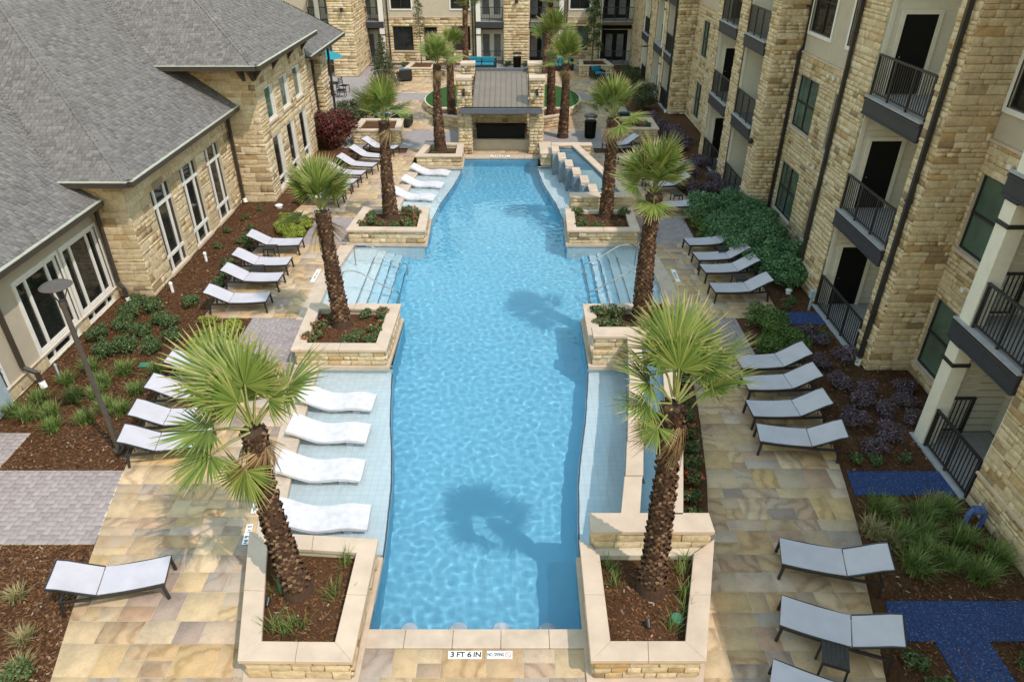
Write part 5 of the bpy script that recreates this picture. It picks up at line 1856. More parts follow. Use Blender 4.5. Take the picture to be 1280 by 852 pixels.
# ================================================================== palms
def palm_leaf_mesh(k, dry=False):
    rr = random.Random(100 + k)
    n = rr.choice([34, 38, 42])
    span = R(rr.uniform(100, 125))
    pet = rr.uniform(.42, .62) if not dry else .35
    RB = rr.uniform(.66, .80)
    fold = rr.uniform(-.05, .30) if not dry else -.5
    V, Q, MI = [], [], []
    # petiole
    pts = [(0, 0, 0), (pet * .5, 0, .04), (pet, 0, 0.02), (pet + RB * .25, 0, -.01)]
    for i, (x, y, z) in enumerate(pts):
        r = [.028, .020, .015, .006][i]
        V += [(x, -r, z), (x, r, z), (x, r * .6, z - r * 1.1), (x, -r * .6, z - r * 1.1)]
    for i in range(3):
        for j in range(4):
            Q.append((i * 4 + j, i * 4 + (j + 1) % 4, (i + 1) * 4 + (j + 1) % 4, (i + 1) * 4 + j)); MI.append(2)
    hub = Vector((pet, 0, .02))
    dt = 2 * span / n
    rsec = [.05, .28, .50, .77, 1.0]
    for i in range(n):
        th = -span + (i + .5) * dt
        Rl = RB * (.80 + .20 * math.cos(th)) * rr.uniform(.93, 1.06)
        if rr.random() < .04: continue
        droop = rr.uniform(.05, .16) if not dry else rr.uniform(.3, .8)
        extra = rr.uniform(0, .30) if rr.random() < .35 else 0.0
        base = len(V)
        dth = rr.uniform(-.02, .02)
        for q, f in enumerate(rsec):
            r = Rl * f
            hw = [dt * r * .56, dt * r * .56, dt * r * .53, dt * Rl * .50 * .34, .002][q]
            a = th + dth * f
            z = hub.z + fold * abs(math.sin(a)) * r - droop * (f ** 2) * Rl - extra * max(0, f - .5) * Rl
            d = Vector((math.cos(a), math.sin(a), 0)); t = Vector((-math.sin(a), math.cos(a), 0))
            c = Vector((hub.x, hub.y, z)) + d * r
            ridge = hw * .55
            for p in (c - t * hw, c + Vector((0, 0, ridge)), c + t * hw): V.append(tuple(p))
        for q in range(4):
            for j in range(2):
                Q.append((base + q * 3 + j, base + (q + 1) * 3 + j, base + (q + 1) * 3 + j + 1, base + q * 3 + j + 1)); MI.append(1 if q == 3 else 0)
    me = np_mesh('palm_leaf', V, Q, MI)
    for m in ((MAT['palm_dry'],) * 2 if dry else (MAT['palm'], MAT['palm_tip'])): me.materials.append(m)
    me.materials.append(MAT['palm_dry'] if dry else MAT['petiole'])
    return me
LEAVES = [palm_leaf_mesh(k) for k in range(7)]
DRY = [palm_leaf_mesh(20 + k, True) for k in range(2)]

def palm(base, top, label, scale=1.0, n=20, r0=.24, r1=.17, seed=0, skirt=4, bend=.06, up=86, low=18, leaves=None, skirt_az=None):
    rr = random.Random(seed)
    root = empty('palm_tree', base)
    tag(root, label, 'palm', 'fan palms round the pool')
    b, t = Vector((0, 0, 0)), Vector(top) - Vector(base)
    H = t.z
    side = Vector((rr.uniform(-1, 1), rr.uniform(-1, 1), 0)).normalized() * bend
    path = lambda s: b.lerp(t, s) + side * math.sin(math.pi * s)
    rad = lambda s: r0 + (r1 - r0) * min(1, s * 1.4) + .07 * max(0, 1 - s * H / .35) ** 2 + .02 * max(0, s - .85) / .15
    m = MB(); S = 14
    m.tube([path(i / S) - Vector((0, 0, .08 if i == 0 else 0)) for i in range(S + 1)], [rad(i / S) for i in range(S + 1)], 14)
    m.build('trunk', MAT['trunk'], root, smooth=True, world_coords=False)
    V, Q = [], []
    rows = int(H / .062)
    for i in range(3, rows):
        s = (i + .3) / rows
        per = 11
        for k in range(per):
            a = 2 * math.pi * (k + .5 * (i % 2) + rr.uniform(-.12, .12)) / per
            nn = Vector((math.cos(a), math.sin(a), 0)); tt = Vector((-math.sin(a), math.cos(a), 0))
            p = path(s) + nn * (rad(s) - .012) + Vector((0, 0, rr.uniform(-.012, .012)))
            w = 2 * math.pi * rad(s) / per * .50
            out = rr.uniform(.015, .065); hh = rr.uniform(.05, .115)
            u = Vector((0, 0, hh))
            v = [p - tt * w, p + tt * w, p + tt * (w * rr.uniform(.25, .6)) + u + nn * out, p - tt * (w * rr.uniform(.25, .6)) + u * rr.uniform(.85, 1.1) + nn * out, p + tt * w * .6 + u * 1.05 - nn * .01, p - tt * w * .6 + u * 1.05 - nn * .01]
            q = len(V)
            V += [tuple(x) for x in v]
            Q += [(q, q + 1, q + 2, q + 3), (q + 3, q + 2, q + 4, q + 5), (q, q + 3, q + 5, q), (q + 1, q + 4, q + 2, q + 1)]
    Q = [f for f in Q if len(set(f)) == 4]
    tag(link('bark_boots', np_mesh('bark_boots', V, Q), MAT['boot'], root, False), kind='stuff')
    ga = 2.39996
    phi0 = rr.uniform(0, 6.28)
    if leaves is None:
        leaves = []
        for k in range(n):
            f = (k + .5) / n
            e = up - (up - low) * f ** 1.3 + rr.uniform(-9, 9)
            if rr.random() < .12: e -= 45
            leaves.append((math.degrees(phi0 + k * ga + rr.uniform(-.3, .3)), e, rr.uniform(.85, 1.1)))
    n = len(leaves)
    for k, (az, el, ls) in enumerate(leaves):
        f = (k + .5) / n
        e, ph = R(el), R(az)
        d = Vector((math.cos(e) * math.cos(ph), math.cos(e) * math.sin(ph), math.sin(e)))
        nr = Vector((-math.sin(e) * math.cos(ph), -math.sin(e) * math.sin(ph), math.cos(e)))
        roll = rr.uniform(-.6, .6)
        y = nr.cross(d)
        nr2 = nr * math.cos(roll) + y * math.sin(roll)
        y2 = nr2.cross(d)
        M = Matrix((d, y2, nr2)).transposed().to_4x4()
        ob = bpy.data.objects.new('leaf', LEAVES[rr.randrange(len(LEAVES))]); col.objects.link(ob)
        ob.parent = root
        sc = scale * ls
        ob.matrix_basis = Matrix.Translation(t + d * .06 + Vector((0, 0, .02 + .12 * (1 - f)))) @ M @ Matrix.Scale(sc, 4)
    for k in range(skirt):
        e = R(rr.uniform(-75, -40)); ph = phi0 + k * 2.1 + rr.uniform(-.6, .6)
        if skirt_az: ph = R(rr.uniform(*skirt_az))
        d = Vector((math.cos(e) * math.cos(ph), math.cos(e) * math.sin(ph), math.sin(e)))
        nr = Vector((-math.sin(e) * math.cos(ph), -math.sin(e) * math.sin(ph), math.cos(e)))
        M = Matrix((d, nr.cross(d), nr)).transposed().to_4x4()
        ob = bpy.data.objects.new('dry_leaf', DRY[k % 2]); col.objects.link(ob)
        ob.parent = root
        ob.matrix_basis = Matrix.Translation(t + Vector((0, 0, -.03))) @ M @ Matrix.Scale(scale * rr.uniform(.6, .8), 4)
    return root
palm((-2.99, 7.66, .34), (-3.10, 7.72, 3.70), 'leaning fan palm with thick rough trunk in the grass planter by the loungers', 1.08, 0, .21, .145, 3, 2, .10, leaves=[
    (98, 78, .9), (150, 56, 1.12), (125, 66, 1.0), (62, 66, .85), (22, 42, 1.08), (8, 56, .8), (176, 46, .95), (196, 8, .95), (216, -16, .92), (238, -64, .85), (140, 38, .8), (165, 70, .8)])
palm((2.90, 7.70, .34), (2.84, 7.78, 4.10), 'tall fan palm with thick shaggy trunk in the planter at the long trough', 1.0, 0, .21, .145, 5, 6, .05, leaves=[
    (114, 74, 1.12), (84, 66, 1.1), (142, 60, .95), (60, 58, 1.0), (95, 86, .8), (188, 40, .85), (206, 12, .72), (14, 46, 1.05), (-16, 36, 1.0), (38, 52, .9), (162, 48, .85), (228, -24, .6), (24, 22, .8)], skirt_az=(5, 40))
palm((-4.07, 16.4, .34), (-4.16, 16.4, 3.62), 'fan palm in the orange-flowered planter beside the white steps', .98, 0, .23, .165, 8, 1, .05, leaves=[
    (90, 85, 1), (140, 74, 1.05), (40, 74, 1.0), (180, 62, 1.0), (0, 60, 1.0), (110, 66, 1), (70, 62, 1), (165, 52, 1.0), (15, 48, .95), (200, 66, .9), (-25, 52, .9), (270, 78, .7), (192, -14, 1.0), (235, 66, .7), (150, 40, .8), (45, 42, .8)])
palm((4.15, 16.6, .34), (4.12, 16.6, 4.0), 'fan palm rising from the planter of dark shrubs by the shaded steps', 1.05, 18, .25, .18, 13, 1, .05, low=25)
palm((-3.92, 24.3, .34), (-3.84, 24.3, 3.85), 'fan palm in the pink-flowered planter by the three loungers', 1.0, 12, .27, .165, 21, 3, .05)
palm((4.05, 24.4, .34), (4.05, 24.4, 3.9), 'fan palm in the planter before the short stepped fountain', 1.08, 16, .25, .175, 27, 3, .05, low=5)
palm((-2.83, 32.9, .38), (-2.78, 32.9, 4.2), 'slender fan palm in the square planter beside the pavilion', .95, 13, .27, .16, 31, 2, .08)
palm((3.21, 36.4, 0), (3.25, 36.4, 3.6), 'fan palm growing from the pavement next to the waste bin', 1.05, 14, .27, .18, 37, 3, .08)
palm((-2.72, 38.9, .46), (-2.68, 38.9, 3.7), 'fan palm in the lawn rim planter towards the clubhouse', 1.0, 13, .24, .17, 41, 2, .06)
palm((2.72, 38.9, .46), (2.72, 38.9, 4.4), 'tall fan palm in the lawn rim planter towards the apartments', 1.05, 14, .25, .18, 43, 2, .06)
palm((-2.75, 53.4, 0), (-2.68, 53.4, 4.4), 'fan palm behind the sofa before the white french doors', .95, 14, .24, .17, 47, 2, .06)
palm((2.9, 53.3, 0), (3.25, 53.3, 4.6), 'fan palm at the sofa by the dark doors', 1.0, 14, .24, .17, 53, 2, .06)

# ================================================================== shrubs, grasses, flowers, trees
def leaf_cloud(lobes, n, size, seed, flat=.3, fill=.55, stem=True):
    """leaves spread through the volume of several lobes (cx, cy, cz, rx, ry, rz)"""
    r_ = np.random.default_rng(seed)
    w = np.array([l[3] * l[4] * l[5] for l in lobes]) ** .67
    idx = r_.choice(len(lobes), n, p=w / w.sum())
    Lb = np.array(lobes)[idx]
    d = r_.normal(size=(n, 3)); d /= np.linalg.norm(d, axis=1)[:, None]
    d[:, 2] = np.abs(d[:, 2]) * np.where(r_.random(n) < .8, 1, -1)
    rad = fill + (1 - fill) * r_.random(n) ** .5
    rad *= 1 + r_.normal(0, .07, n)
    c = Lb[:, :3] + d * rad[:, None] * Lb[:, 3:6]
    c[:, 2] = np.maximum(c[:, 2], .02)
    nrm = d * (1 - flat) + np.array([0, 0, flat]) + r_.normal(0, .55, (n, 3))
    nrm /= np.linalg.norm(nrm, axis=1)[:, None]
    t = np.cross(nrm, r_.normal(size=(n, 3))); t /= np.linalg.norm(t, axis=1)[:, None]
    b = np.cross(nrm, t)
    L = size * r_.uniform(.7, 1.35, n)[:, None]; W = L * .5
    V = np.stack([c - t * L, c - b * W + nrm * L * .12, c + t * L, c + b * W + nrm * L * .12], 1)
    return V.reshape(-1, 3), np.arange(n * 4).reshape(-1, 4)
def rand_lobes(seed, n, r, h, lr=.5):
    rr = random.Random(seed)
    out = [(0, 0, h * .45, r * .75, r * .75, h * .5)]
    for k in range(n):
        a = rr.uniform(0, 6.28); q = r * rr.uniform(.3, .75)
        s = r * lr * rr.uniform(.7, 1.2)
        out.append((q * math.cos(a), q * math.sin(a), h * rr.uniform(.25, .8), s, s, s * rr.uniform(.7, 1.0)))
    return out
def shrub_mesh(name, seed, r, h, n, size, mat, lobes=6, flower=0, fmat=None, flat=.3):
    V, Q = leaf_cloud(rand_lobes(seed, lobes, r, h), n, size, seed, flat)
    MI = np.zeros(len(Q), int)
    if flower:
        V2, Q2 = leaf_cloud(rand_lobes(seed, lobes, r * 1.0, h * 1.12), flower, size * 1.05, seed + 1, .6, .95)
        Q = np.concatenate([Q, Q2 + len(V)]); V = np.concatenate([V, V2]); MI = np.concatenate([MI, np.ones(len(Q2), int)])
    me = np_mesh(name, V, Q, MI)
    me.materials.append(MAT[mat])
    if flower: me.materials.append(MAT[fmat])
    return me
def stems(name, seed, n, r, h, mat='bark', thick=.012):
    rr = random.Random(seed); m = MB()
    for k in range(n):
        a = rr.uniform(0, 6.28); q = r * rr.uniform(.3, .9)
        m.tube([(0, 0, -.03), (q * .4 * math.cos(a), q * .4 * math.sin(a), h * .4), (q * math.cos(a), q * math.sin(a), h * rr.uniform(.6, .9))], [thick, thick * .8, thick * .4], 5, caps=False)
    me = m.mesh(name); me.materials.append(MAT[mat])
    return me
def grass_mesh(seed, n, L, spread, mat, w=.008):
    r_ = random.Random(seed)
    V, Q = [], []
    for k in range(n):
        a = r_.uniform(0, 6.28); l = L * r_.uniform(.6, 1.1); s = spread * r_.uniform(.25, 1.0)
        bx, by = .07 * r_.gauss(0, 1) * L / .5, .07 * r_.gauss(0, 1) * L / .5
        ca, sa = math.cos(a), math.sin(a)
        q = len(V)
        for i in range(5):
            t = i / 4
            rr_ = s * t ** 1.4; z = l * (t - .38 * s / spread * t * t)
            ww = w * (1 - t) ** .6 + .001
            V += [(bx + rr_ * ca - ww * sa, by + rr_ * sa + ww * ca, z), (bx + rr_ * ca + ww * sa, by + rr_ * sa - ww * ca, z)]
        for i in range(4): Q.append((q + 2 * i, q + 2 * i + 1, q + 2 * i + 3, q + 2 * i + 2))
    me = np_mesh('grass', V, Q)
    me.materials.append(MAT[mat])
    return me
PM = {
 'dark': [shrub_mesh('foliage', 300 + k, .48, .62, 1500, .042, 'leaf_dark', 8) for k in range(3)],
 'hedge': [shrub_mesh('foliage', 310 + k, .78, 1.15, 3200, .052, 'leaf_hedge', 11) for k in range(3)],
 'lime': [shrub_mesh('foliage', 320 + k, .30, .28, 520, .032, 'leaf_lime', 5) for k in range(3)],
 'limebig': [shrub_mesh('foliage', 325 + k, .45, .55, 1200, .036, 'leaf_mid', 8) for k in range(2)],
 'red': [shrub_mesh('foliage', 330 + k, .95, 1.6, 3600, .07, 'leaf_red', 12) for k in range(2)],
 'purple': [shrub_mesh('foliage', 340 + k, .38, .34, 900, .034, 'leaf_purple', 9) for k in range(3)],
 'olive': [shrub_mesh('foliage', 350 + k, .9, 1.25, 2600, .06, 'leaf_olive', 10) for k in range(2)],
 'small': [shrub_mesh('foliage', 360 + k, .22, .30, 420, .032, 'leaf_dark', 4) for k in range(3)],
 'flower': [shrub_mesh('foliage', 370 + k, .24, .30, 420, .036, 'leaf_dark', 5, 26, 'flower') for k in range(3)],
 'flowerfew': [shrub_mesh('foliage', 375 + k, .24, .32, 420, .036, 'leaf_dark', 5, 8, 'flower') for k in range(2)],
 'grass': [grass_mesh(380 + k, 190, .46, .36, 'grass') for k in range(3)],
 'grassbig': [grass_mesh(385 + k, 260, .62, .50, 'grass', .010) for k in range(2)],
 'drygrass': [grass_mesh(390 + k, 130, .34, .30, 'grass_dry') for k in range(2)],
 'sprig': [grass_mesh(395 + k, 26, .50, .34, 'grass', .008) for k in range(3)],
}
SM = {'dark': stems('stem', 1, 9, .35, .5), 'hedge': stems('stem', 2, 12, .6, 1.0), 'lime': stems('stem', 3, 6, .2, .22), 'limebig': stems('stem', 4, 8, .3, .45),
      'red': stems('stem', 5, 12, .7, 1.4), 'purple': stems('stem', 6, 8, .28, .28), 'olive': stems('stem', 7, 10, .7, 1.1), 'small': stems('stem', 8, 5, .16, .24),
      'flower': stems('stem', 9, 5, .16, .24), 'flowerfew': stems('stem', 10, 5, .16, .24)}
cnt = [0]
def plant(kind, x, y, label, cat, group, s=1.0, z=-.03, name='shrub'):
    cnt[0] += 1
    me = PM[kind][cnt[0] % len(PM[kind])]
    if kind in SM:
        o = empty(name, (x, y, z), cnt[0] * 1.7)
        f = link('foliage', me, None, o, False)
        st_ = link('stem', SM[kind], None, o, False)
    else:
        o = link(name, me); o.location = (x, y, z); o.rotation_euler = (0, 0, cnt[0] * 1.7)
    k = s * (0.92 + .16 * ((cnt[0] * 37) % 11) / 10)
    o.scale = (k, k, k)
    tag(o, label, cat, group)
    return o
for (x, y) in [(-10.49, 17.49), (-9.89, 17.9), (-8.95, 18.2), (-10.35, 16.8), (-9.63, 16.4), (-9.16, 16.95), (-10.83, 16.3), (-9.1, 15.6), (-8.75, 16.2), (-10.2, 15.5), (-9.55, 17.2), (-10.6, 18.2), (-9.75, 15.75)]:
    plant('dark', x, y, 'rounded dark green shrub below the stucco wing windows of the clubhouse', 'shrub', 'clubhouse bed shrubs', .66)
for (x, y) in [(-8.83, 20.94), (-8.65, 21.57), (-8.62, 22.3), (-8.66, 19.5), (-8.73, 20.2), (-8.9, 23.0)]:
    plant('small', x, y, 'small dark shrub at the heads of the four chaises by the limestone windows', 'shrub', 'low shrubs behind clubhouse chaises', 1.1)
for (x, y) in [(-9.95, 13.49), (-10.14, 12.8), (-9.85, 12.35), (-10.65, 12.75), (-10.73, 13.36), (-9.26, 12.65), (-9.47, 13.58), (-9.28, 14.62), (-8.58, 13.75), (-8.58, 12.95), (-10.19, 14.7), (-11.1, 12.9), (-8.47, 14.62), (-10.5, 14.2), (-9.0, 13.1), (-9.55, 14.1)]:
    plant('grass', x, y, 'tuft of green ornamental grass in the mulch bed by the lamp post', 'grass', 'clubhouse bed grasses', 1.0, name='grass_tuft')
for (x, y) in [(-7.3, 7.0), (-7.9, 7.8), (-7.0, 6.45)]:
    plant('drygrass', x, y, 'wispy dry grass tuft in bare mulch near the single chaise', 'grass', 'dry tufts', 1.0, name='grass_tuft')
plant('small', -7.02, 6.42, 'small leafy green plant in bare mulch near the single chaise', 'plant', None, 1.1, name='plant')
for k in range(15):
    rr = random.Random(900 + k)
    plant('lime', rr.uniform(-8.0, -7.05), rr.uniform(22.95, 24.9), 'lime yellow groundcover plant beside the paving under the limestone wing', 'plant', 'lime groundcover by the tall windows', 1.0, name='groundcover_plant')
for k in range(13):
    rr = random.Random(930 + k)
    plant('lime', rr.uniform(-8.2, -7.15), rr.uniform(15.25, 17.2), 'lime yellow groundcover plant between two rows of clubhouse chaises', 'plant', 'lime groundcover by the shrub bed', 1.0, name='groundcover_plant')
for k in range(8):
    rr = random.Random(950 + k)
    plant('small', rr.uniform(-9.9, -8.7), rr.uniform(22.2, 26.3), 'sparse low plant in mulch under the three tall limestone windows', 'plant', 'sparse bed plants', .7, name='plant')
# clubhouse far bed
for (x, y) in [(-8.15, 34.6), (-8.9, 35.9)]:
    plant('red', x, y, 'large red-leaved shrub against the clubhouse', 'shrub', 'red-leaved shrubs', 1.0)
for (x, y) in [(-8.4, 37.8), (-7.6, 39.4), (-8.7, 40.5), (-7.4, 41.5)]:
    plant('olive', x, y, 'olive green shrub between the red shrub and the conifer', 'shrub', 'olive shrubs', .9)
for (x, y) in [(-7.2, 33.9), (-7.5, 32.2), (-8.0, 30.6)]:
    plant('small', x, y, 'low dark plant in mulch beneath the two-storey clubhouse wing', 'plant', 'two-storey wing bed plants', 1.2, name='plant')
# apartment side
for (x, y) in [(7.75, 24.7), (8.5, 25.1), (8.2, 23.6), (9.0, 24.4), (8.1, 22.5), (8.9, 23.0), (9.5, 23.8), (8.45, 21.5), (9.3, 21.9), (8.75, 20.5), (9.5, 20.8), (9.15, 19.6), (9.75, 22.6), (8.95, 25.4), (9.65, 25.1)]:
    plant('hedge', x, y, 'dense glossy green hedge shrub behind the four chaises', 'shrub', 'glossy hedge along the apartments', .84)
for (x, y) in [(7.5, 23.2), (7.6, 24.1), (7.85, 22.95)]:
    plant('limebig', x, y, 'yellow-green shrub at the corner between paving and glossy hedge', 'shrub', 'yellow-green shrubs by the hedge', .9)
for (x, y) in [(7.5, 17.05), (7.75, 16.3), (7.45, 15.7), (8.05, 15.75), (7.9, 16.8)]:
    plant('limebig', x, y, 'bright mid-green shrub between paving and mulch at the row backing onto purple shrubs', 'shrub', 'bright shrubs beside the paving', 1.05)
for (x, y) in [(8.62, 14.9), (8.75, 14.1), (9.26, 13.85), (9.3, 12.88), (9.05, 12.05), (8.5, 11.65), (8.85, 13.3), (9.3, 15.2), (9.95, 13.3), (8.74, 16.6), (8.35, 12.6), (10.2, 13.9), (9.9, 12.7), (8.9, 16.1)]:
    plant('purple', x, y, 'low purple-leaved shrub in the shaded mulch below the balconies', 'shrub', 'purple shrubs', .85)
for (x, y) in [(7.95, 11.3), (8.35, 11.25), (9.0, 11.3), (8.0, 13.2), (9.0, 18.4), (8.7, 18.0), (9.2, 16.4)]:
    plant('small', x, y, 'small green plant in shaded mulch between purple shrubs and gravel', 'plant', 'small green plants in the shade', .75, name='plant')
for (x, y) in [(7.75, 9.7), (7.85, 9.1), (8.5, 9.65), (8.1, 8.75), (9.0, 9.75), (7.75, 8.4), (8.4, 8.5), (8.95, 9.0), (8.8, 8.2), (8.3, 9.2), (9.3, 8.6)]:
    plant('grassbig', x, y, 'big arching grass clump in the bed between two blue gravel paths', 'grass', 'arching grasses by the apartments', .85, name='grass_tuft')
for (x, y) in [(7.35, 9.25), (8.9, 9.95), (7.6, 9.0)]:
    plant('drygrass', x, y, 'pale seeding grass clump in the bed between two blue gravel paths', 'grass', 'pale grasses', 1.2, name='grass_tuft')
for (x, y) in [(6.85, 6.55), (7.0, 6.1), (8.6, 6.5), (8.75, 6.1)]:
    plant('small', x, y, 'dim leafy plant in the dark mulch beside the branching gravel path', 'plant', 'plants by the branching path', 1.0, name='plant')
for k in range(24):
    rr = random.Random(970 + k)
    plant('purple', rr.uniform(7.9, 9.4), rr.uniform(27.5, 40), 'dark low shrub in the deep shade along the far apartment wall', 'shrub', 'dark shade shrubs', 1.2)
for (x, y) in [(8.4, 42.5), (8.8, 45), (8.6, 48.5), (8.9, 51)]:
    plant('olive', x, y, 'brownish loose shrub at the far apartment wall', 'shrub', 'brownish shrubs', .8)
for (x, y) in [(-9.5, 55.2), (-8.6, 55.5), (-7.6, 55.8), (3.0, 56.0), (.2, 56.0), (1.6, 56.0)]:
    plant('small', x, y, 'low dark shrub along the foot of the rear building', 'shrub', 'rear foundation shrubs', 1.4)
# planter plants
def in_planter(kind, pts, label, group, z=.34, s=1.0, cat='plant', name='flowering_plant'):
    for (x, y) in pts: plant(kind, x, y, label, cat, group, s, z, name)
in_planter('flower', [(-4.75, 15.45), (-4.6, 15.75), (-4.65, 16.15), (-3.05, 16.8), (-3.0, 16.35), (-3.1, 15.95)], 'bushy plant covered in orange-red blooms in the planter by the pale shelf', 'orange-flowered plants', s=.9)
in_planter('flowerfew', [(-3.75, 15.5), (-3.45, 15.7), (-3.15, 15.5), (-4.4, 16.75), (-3.5, 16.85), (-3.6, 15.45)], 'leafy plant with a few blooms in the orange-flowered planter', 'leafy planter plants', s=.85)
in_planter('flower', [(-4.75, 23.3), (-4.6, 24.2), (-3.0, 24.4), (-2.95, 23.8), (-3.05, 23.25)], 'bushy plant with red blooms in the planter by three loungers', 'red-flowered plants', s=1.0)
in_planter('flowerfew', [(-4.2, 23.25), (-3.6, 23.2), (-4.5, 23.7), (-3.3, 23.6), (-3.4, 24.6)], 'leafy plant with sparse red blooms in the planter by three loungers', 'leafy red-planter plants', s=1.0)
in_planter('flowerfew', [(3.0, 24.5), (3.1, 23.7), (3.05, 23.15), (4.75, 24.3), (3.6, 23.2)], 'dark plant with few pink blooms in the planter before the short fountain', 'fountain planter plants', s=1.0)
in_planter('flowerfew', [(2.95, 16.9), (3.0, 16.3), (3.5, 16.8), (3.3, 16.1), (3.7, 15.9), (4.7, 15.9), (4.7, 16.9)], 'dark plant with deep red blooms behind the raised block of the long trough', 'dark trough planter plants', s=1.15)
in_planter('sprig', [(-3.35, 7.65), (-2.3, 8.2), (-2.35, 7.55), (-2.75, 7.0), (-3.25, 6.9), (-3.2, 8.15), (-2.95, 6.85)], 'thin arching grass sprig in the planter of the leaning palm', 'sprigs under the leaning palm', s=.9, cat='grass', name='grass_sprig')
in_planter('sprig', [(2.25, 8.1), (2.3, 7.75), (3.45, 8.0), (3.4, 7.6), (3.35, 7.25), (3.1, 6.95), (3.6, 8.25)], 'thin arching grass sprig in the planter of the thick-trunked palm', 'sprigs under the thick palm', s=.8, cat='grass', name='grass_sprig')
for k in range(12):
    y = 9.1 + k * .5
    x = (interp(OW1, y) + .27 + interp(BO, y)) / 2
    plant('flowerfew' if k % 3 else 'flower', x, y, 'dark flowering plant in the narrow bed along the long trough', 'plant', 'narrow bed plants', .95, -.015, 'flowering_plant')
in_planter('small', [(6.4, 36.2), (7.0, 36.5), (7.5, 36.1)], 'low dark plant in the planter beside the waste bin', 'bin planter plants', .58, 1.0, name='plant')
in_planter('small', [(-3.1, 32.1), (-2.4, 32.2), (-3.2, 32.7)], 'low sparse plant around the slender palm by the pavilion', 'pavilion palm plants', .36, .6, name='plant')

def tree(x, y, z, h, rad, label, mat, n=2600, size=.06, lobes=None, trunk_r=.05, name='tree', seed=0, clear=.25):
    root = empty(name, (x, y, z)); tag(root, label, 'tree')
    rr = random.Random(seed)
    m = MB(); m.tube([(0, 0, -.1), (.03, .02, h * .35), (0, -.02, h * .7), (.02, 0, h * .95)], [trunk_r, trunk_r * .8, trunk_r * .5, trunk_r * .15], 8)
    tips = []
    for k in range(16):
        f = clear + (1 - clear) * (k + .5) / 17; a = k * 2.4
        q = rad * (1 - .75 * (f - clear) / (1 - clear)) * rr.uniform(.7, 1.0)
        p = (q * math.cos(a), q * math.sin(a), h * f + q * .35)
        m.tube([(0, 0, h * f), (p[0] * .5, p[1] * .5, h * f + q * .1), p], [trunk_r * .4, trunk_r * .25, trunk_r * .1], 5, caps=False)
        tips.append(p)
    m.build('trunk', MAT['bark'], root, smooth=True, world_coords=False)
    lb = lobes or [(p[0] * .75, p[1] * .75, p[2], rad * .38, rad * .38, rad * .42) for p in tips]
    V, Q = leaf_cloud(lb, n, size, seed, .2, .3)
    link('crown', np_mesh('crown', V, Q), MAT[mat], root, False)
tree(-7.7, 47.2, 0, 3.6, 1.15, 'feathery blue-green conifer beside the teal armchair', 'leaf_olive', 5200, .05, [(0, 0, .4 + k * .3, 1.15 * (1 - k / 11), 1.15 * (1 - k / 11), .28) for k in range(10)], .07, 'conifer_tree', 5, .1)
tree(-6.0, 53.4, .48, 4.4, .62, 'slim pale-leaved tree in the back planter against the stucco wall', 'leaf_olive', 1100, .05, None, .04, 'young_tree', 6, .35)
tree(6.35, 53.4, .63, 5.2, .85, 'dark dense narrow tree in the back planter near the black french doors', 'leaf_dark', 4200, .06, None, .06, 'evergreen_tree', 7, .15)
# ================================================================== small things
def text(parent, s, size, loc, rot, mat, sx=1.0):
    c = bpy.data.curves.new('lettering', 'FONT')
    c.body = s; c.size = size; c.align_x = 'CENTER'; c.align_y = 'CENTER'; c.extrude = .0008; c.offset = size * .03
    c.materials.append(MAT[mat])
    tmp = bpy.data.objects.new('lettering', c)
    me = bpy.data.meshes.new_from_object(tmp)
    bpy.data.objects.remove(tmp)
    o = bpy.data.objects.new('lettering', me); col.objects.link(o)
    o.parent = parent; o.location = loc; o.rotation_euler = rot; o.scale = (sx, 1, 1)
    return o
def marker(x, y, rz, w, d, label, parts, z=.0045):
    root = empty('depth_marker', (x, y, z), rz)
    tag(root, label, 'sign')
    m = MB(); m.box(-w / 2, w / 2, -d / 2, d / 2, -.004, .002); m.build('tile', MAT['sign_white'], root, world_coords=False)
    for (s, size, px, mat, sx) in parts: text(root, s, size, (px, 0, .0035), (0, 0, 0), mat, sx)
    return root
marker(-.175, 6.73, 0, .53, .135, 'white marker tile reading 3 FT 6 IN on the deck at the pool end', [('3', .13, -.20, 'sign_black', 1.1), ('FT', .125, -.07, 'sign_black', 1.0), ('6', .13, .07, 'sign_black', 1.1), ('IN', .125, .195, 'sign_black', 1.0)])
md = marker(.375, 6.73, 0, .40, .135, 'white marker tile reading NO DIVING beside the depth marker', [('NO DIVING', .085, -.06, 'sign_black', .60)])
m = MB()
N = 18
for k in range(N):
    a, b = 2 * math.pi * k / N, 2 * math.pi * (k + 1) / N
    m.add([(.135 + .048 * math.cos(a), .048 * math.sin(a), .0035), (.135 + .048 * math.cos(b), .048 * math.sin(b), .0035), (.135 + .037 * math.cos(b), .037 * math.sin(b), .0035), (.135 + .037 * math.cos(a), .037 * math.sin(a), .0035)], [(0, 1, 2, 3)])
m.add([(.104, .026, .004), (.112, .032, .004), (.166, -.026, .004), (.158, -.032, .004)], [(0, 3, 2, 1)])
m.build('no_diving_symbol', MAT['sign_red'], md, world_coords=False)
marker(-4.42, 9.22, R(-83), .50, .12, 'white depth tile reading 3 FT 6 IN by the leaning palm planter', [('3', .11, -.19, 'sign_black', 1.1), ('FT', .09, -.07, 'sign_black', 1.0), ('6', .11, .07, 'sign_black', 1.1), ('IN', .09, .19, 'sign_black', 1.0)], .02)
marker(-4.5, 9.95, R(-83), .40, .12, 'white NO DIVING tile beside the four in-pool loungers', [('NO DIVING', .07, 0, 'sign_black', .8)], .02)
marker(-5.78, 20.2, R(-90), .9, .14, 'white depth marker tile beside the white steps', [('3 FT 6 IN', .11, 0, 'sign_black', 1.0)])
marker(5.86, 20.2, R(90), .9, .14, 'white depth marker tile beside the shaded steps', [('3 FT 6 IN', .11, 0, 'sign_black', 1.0)])
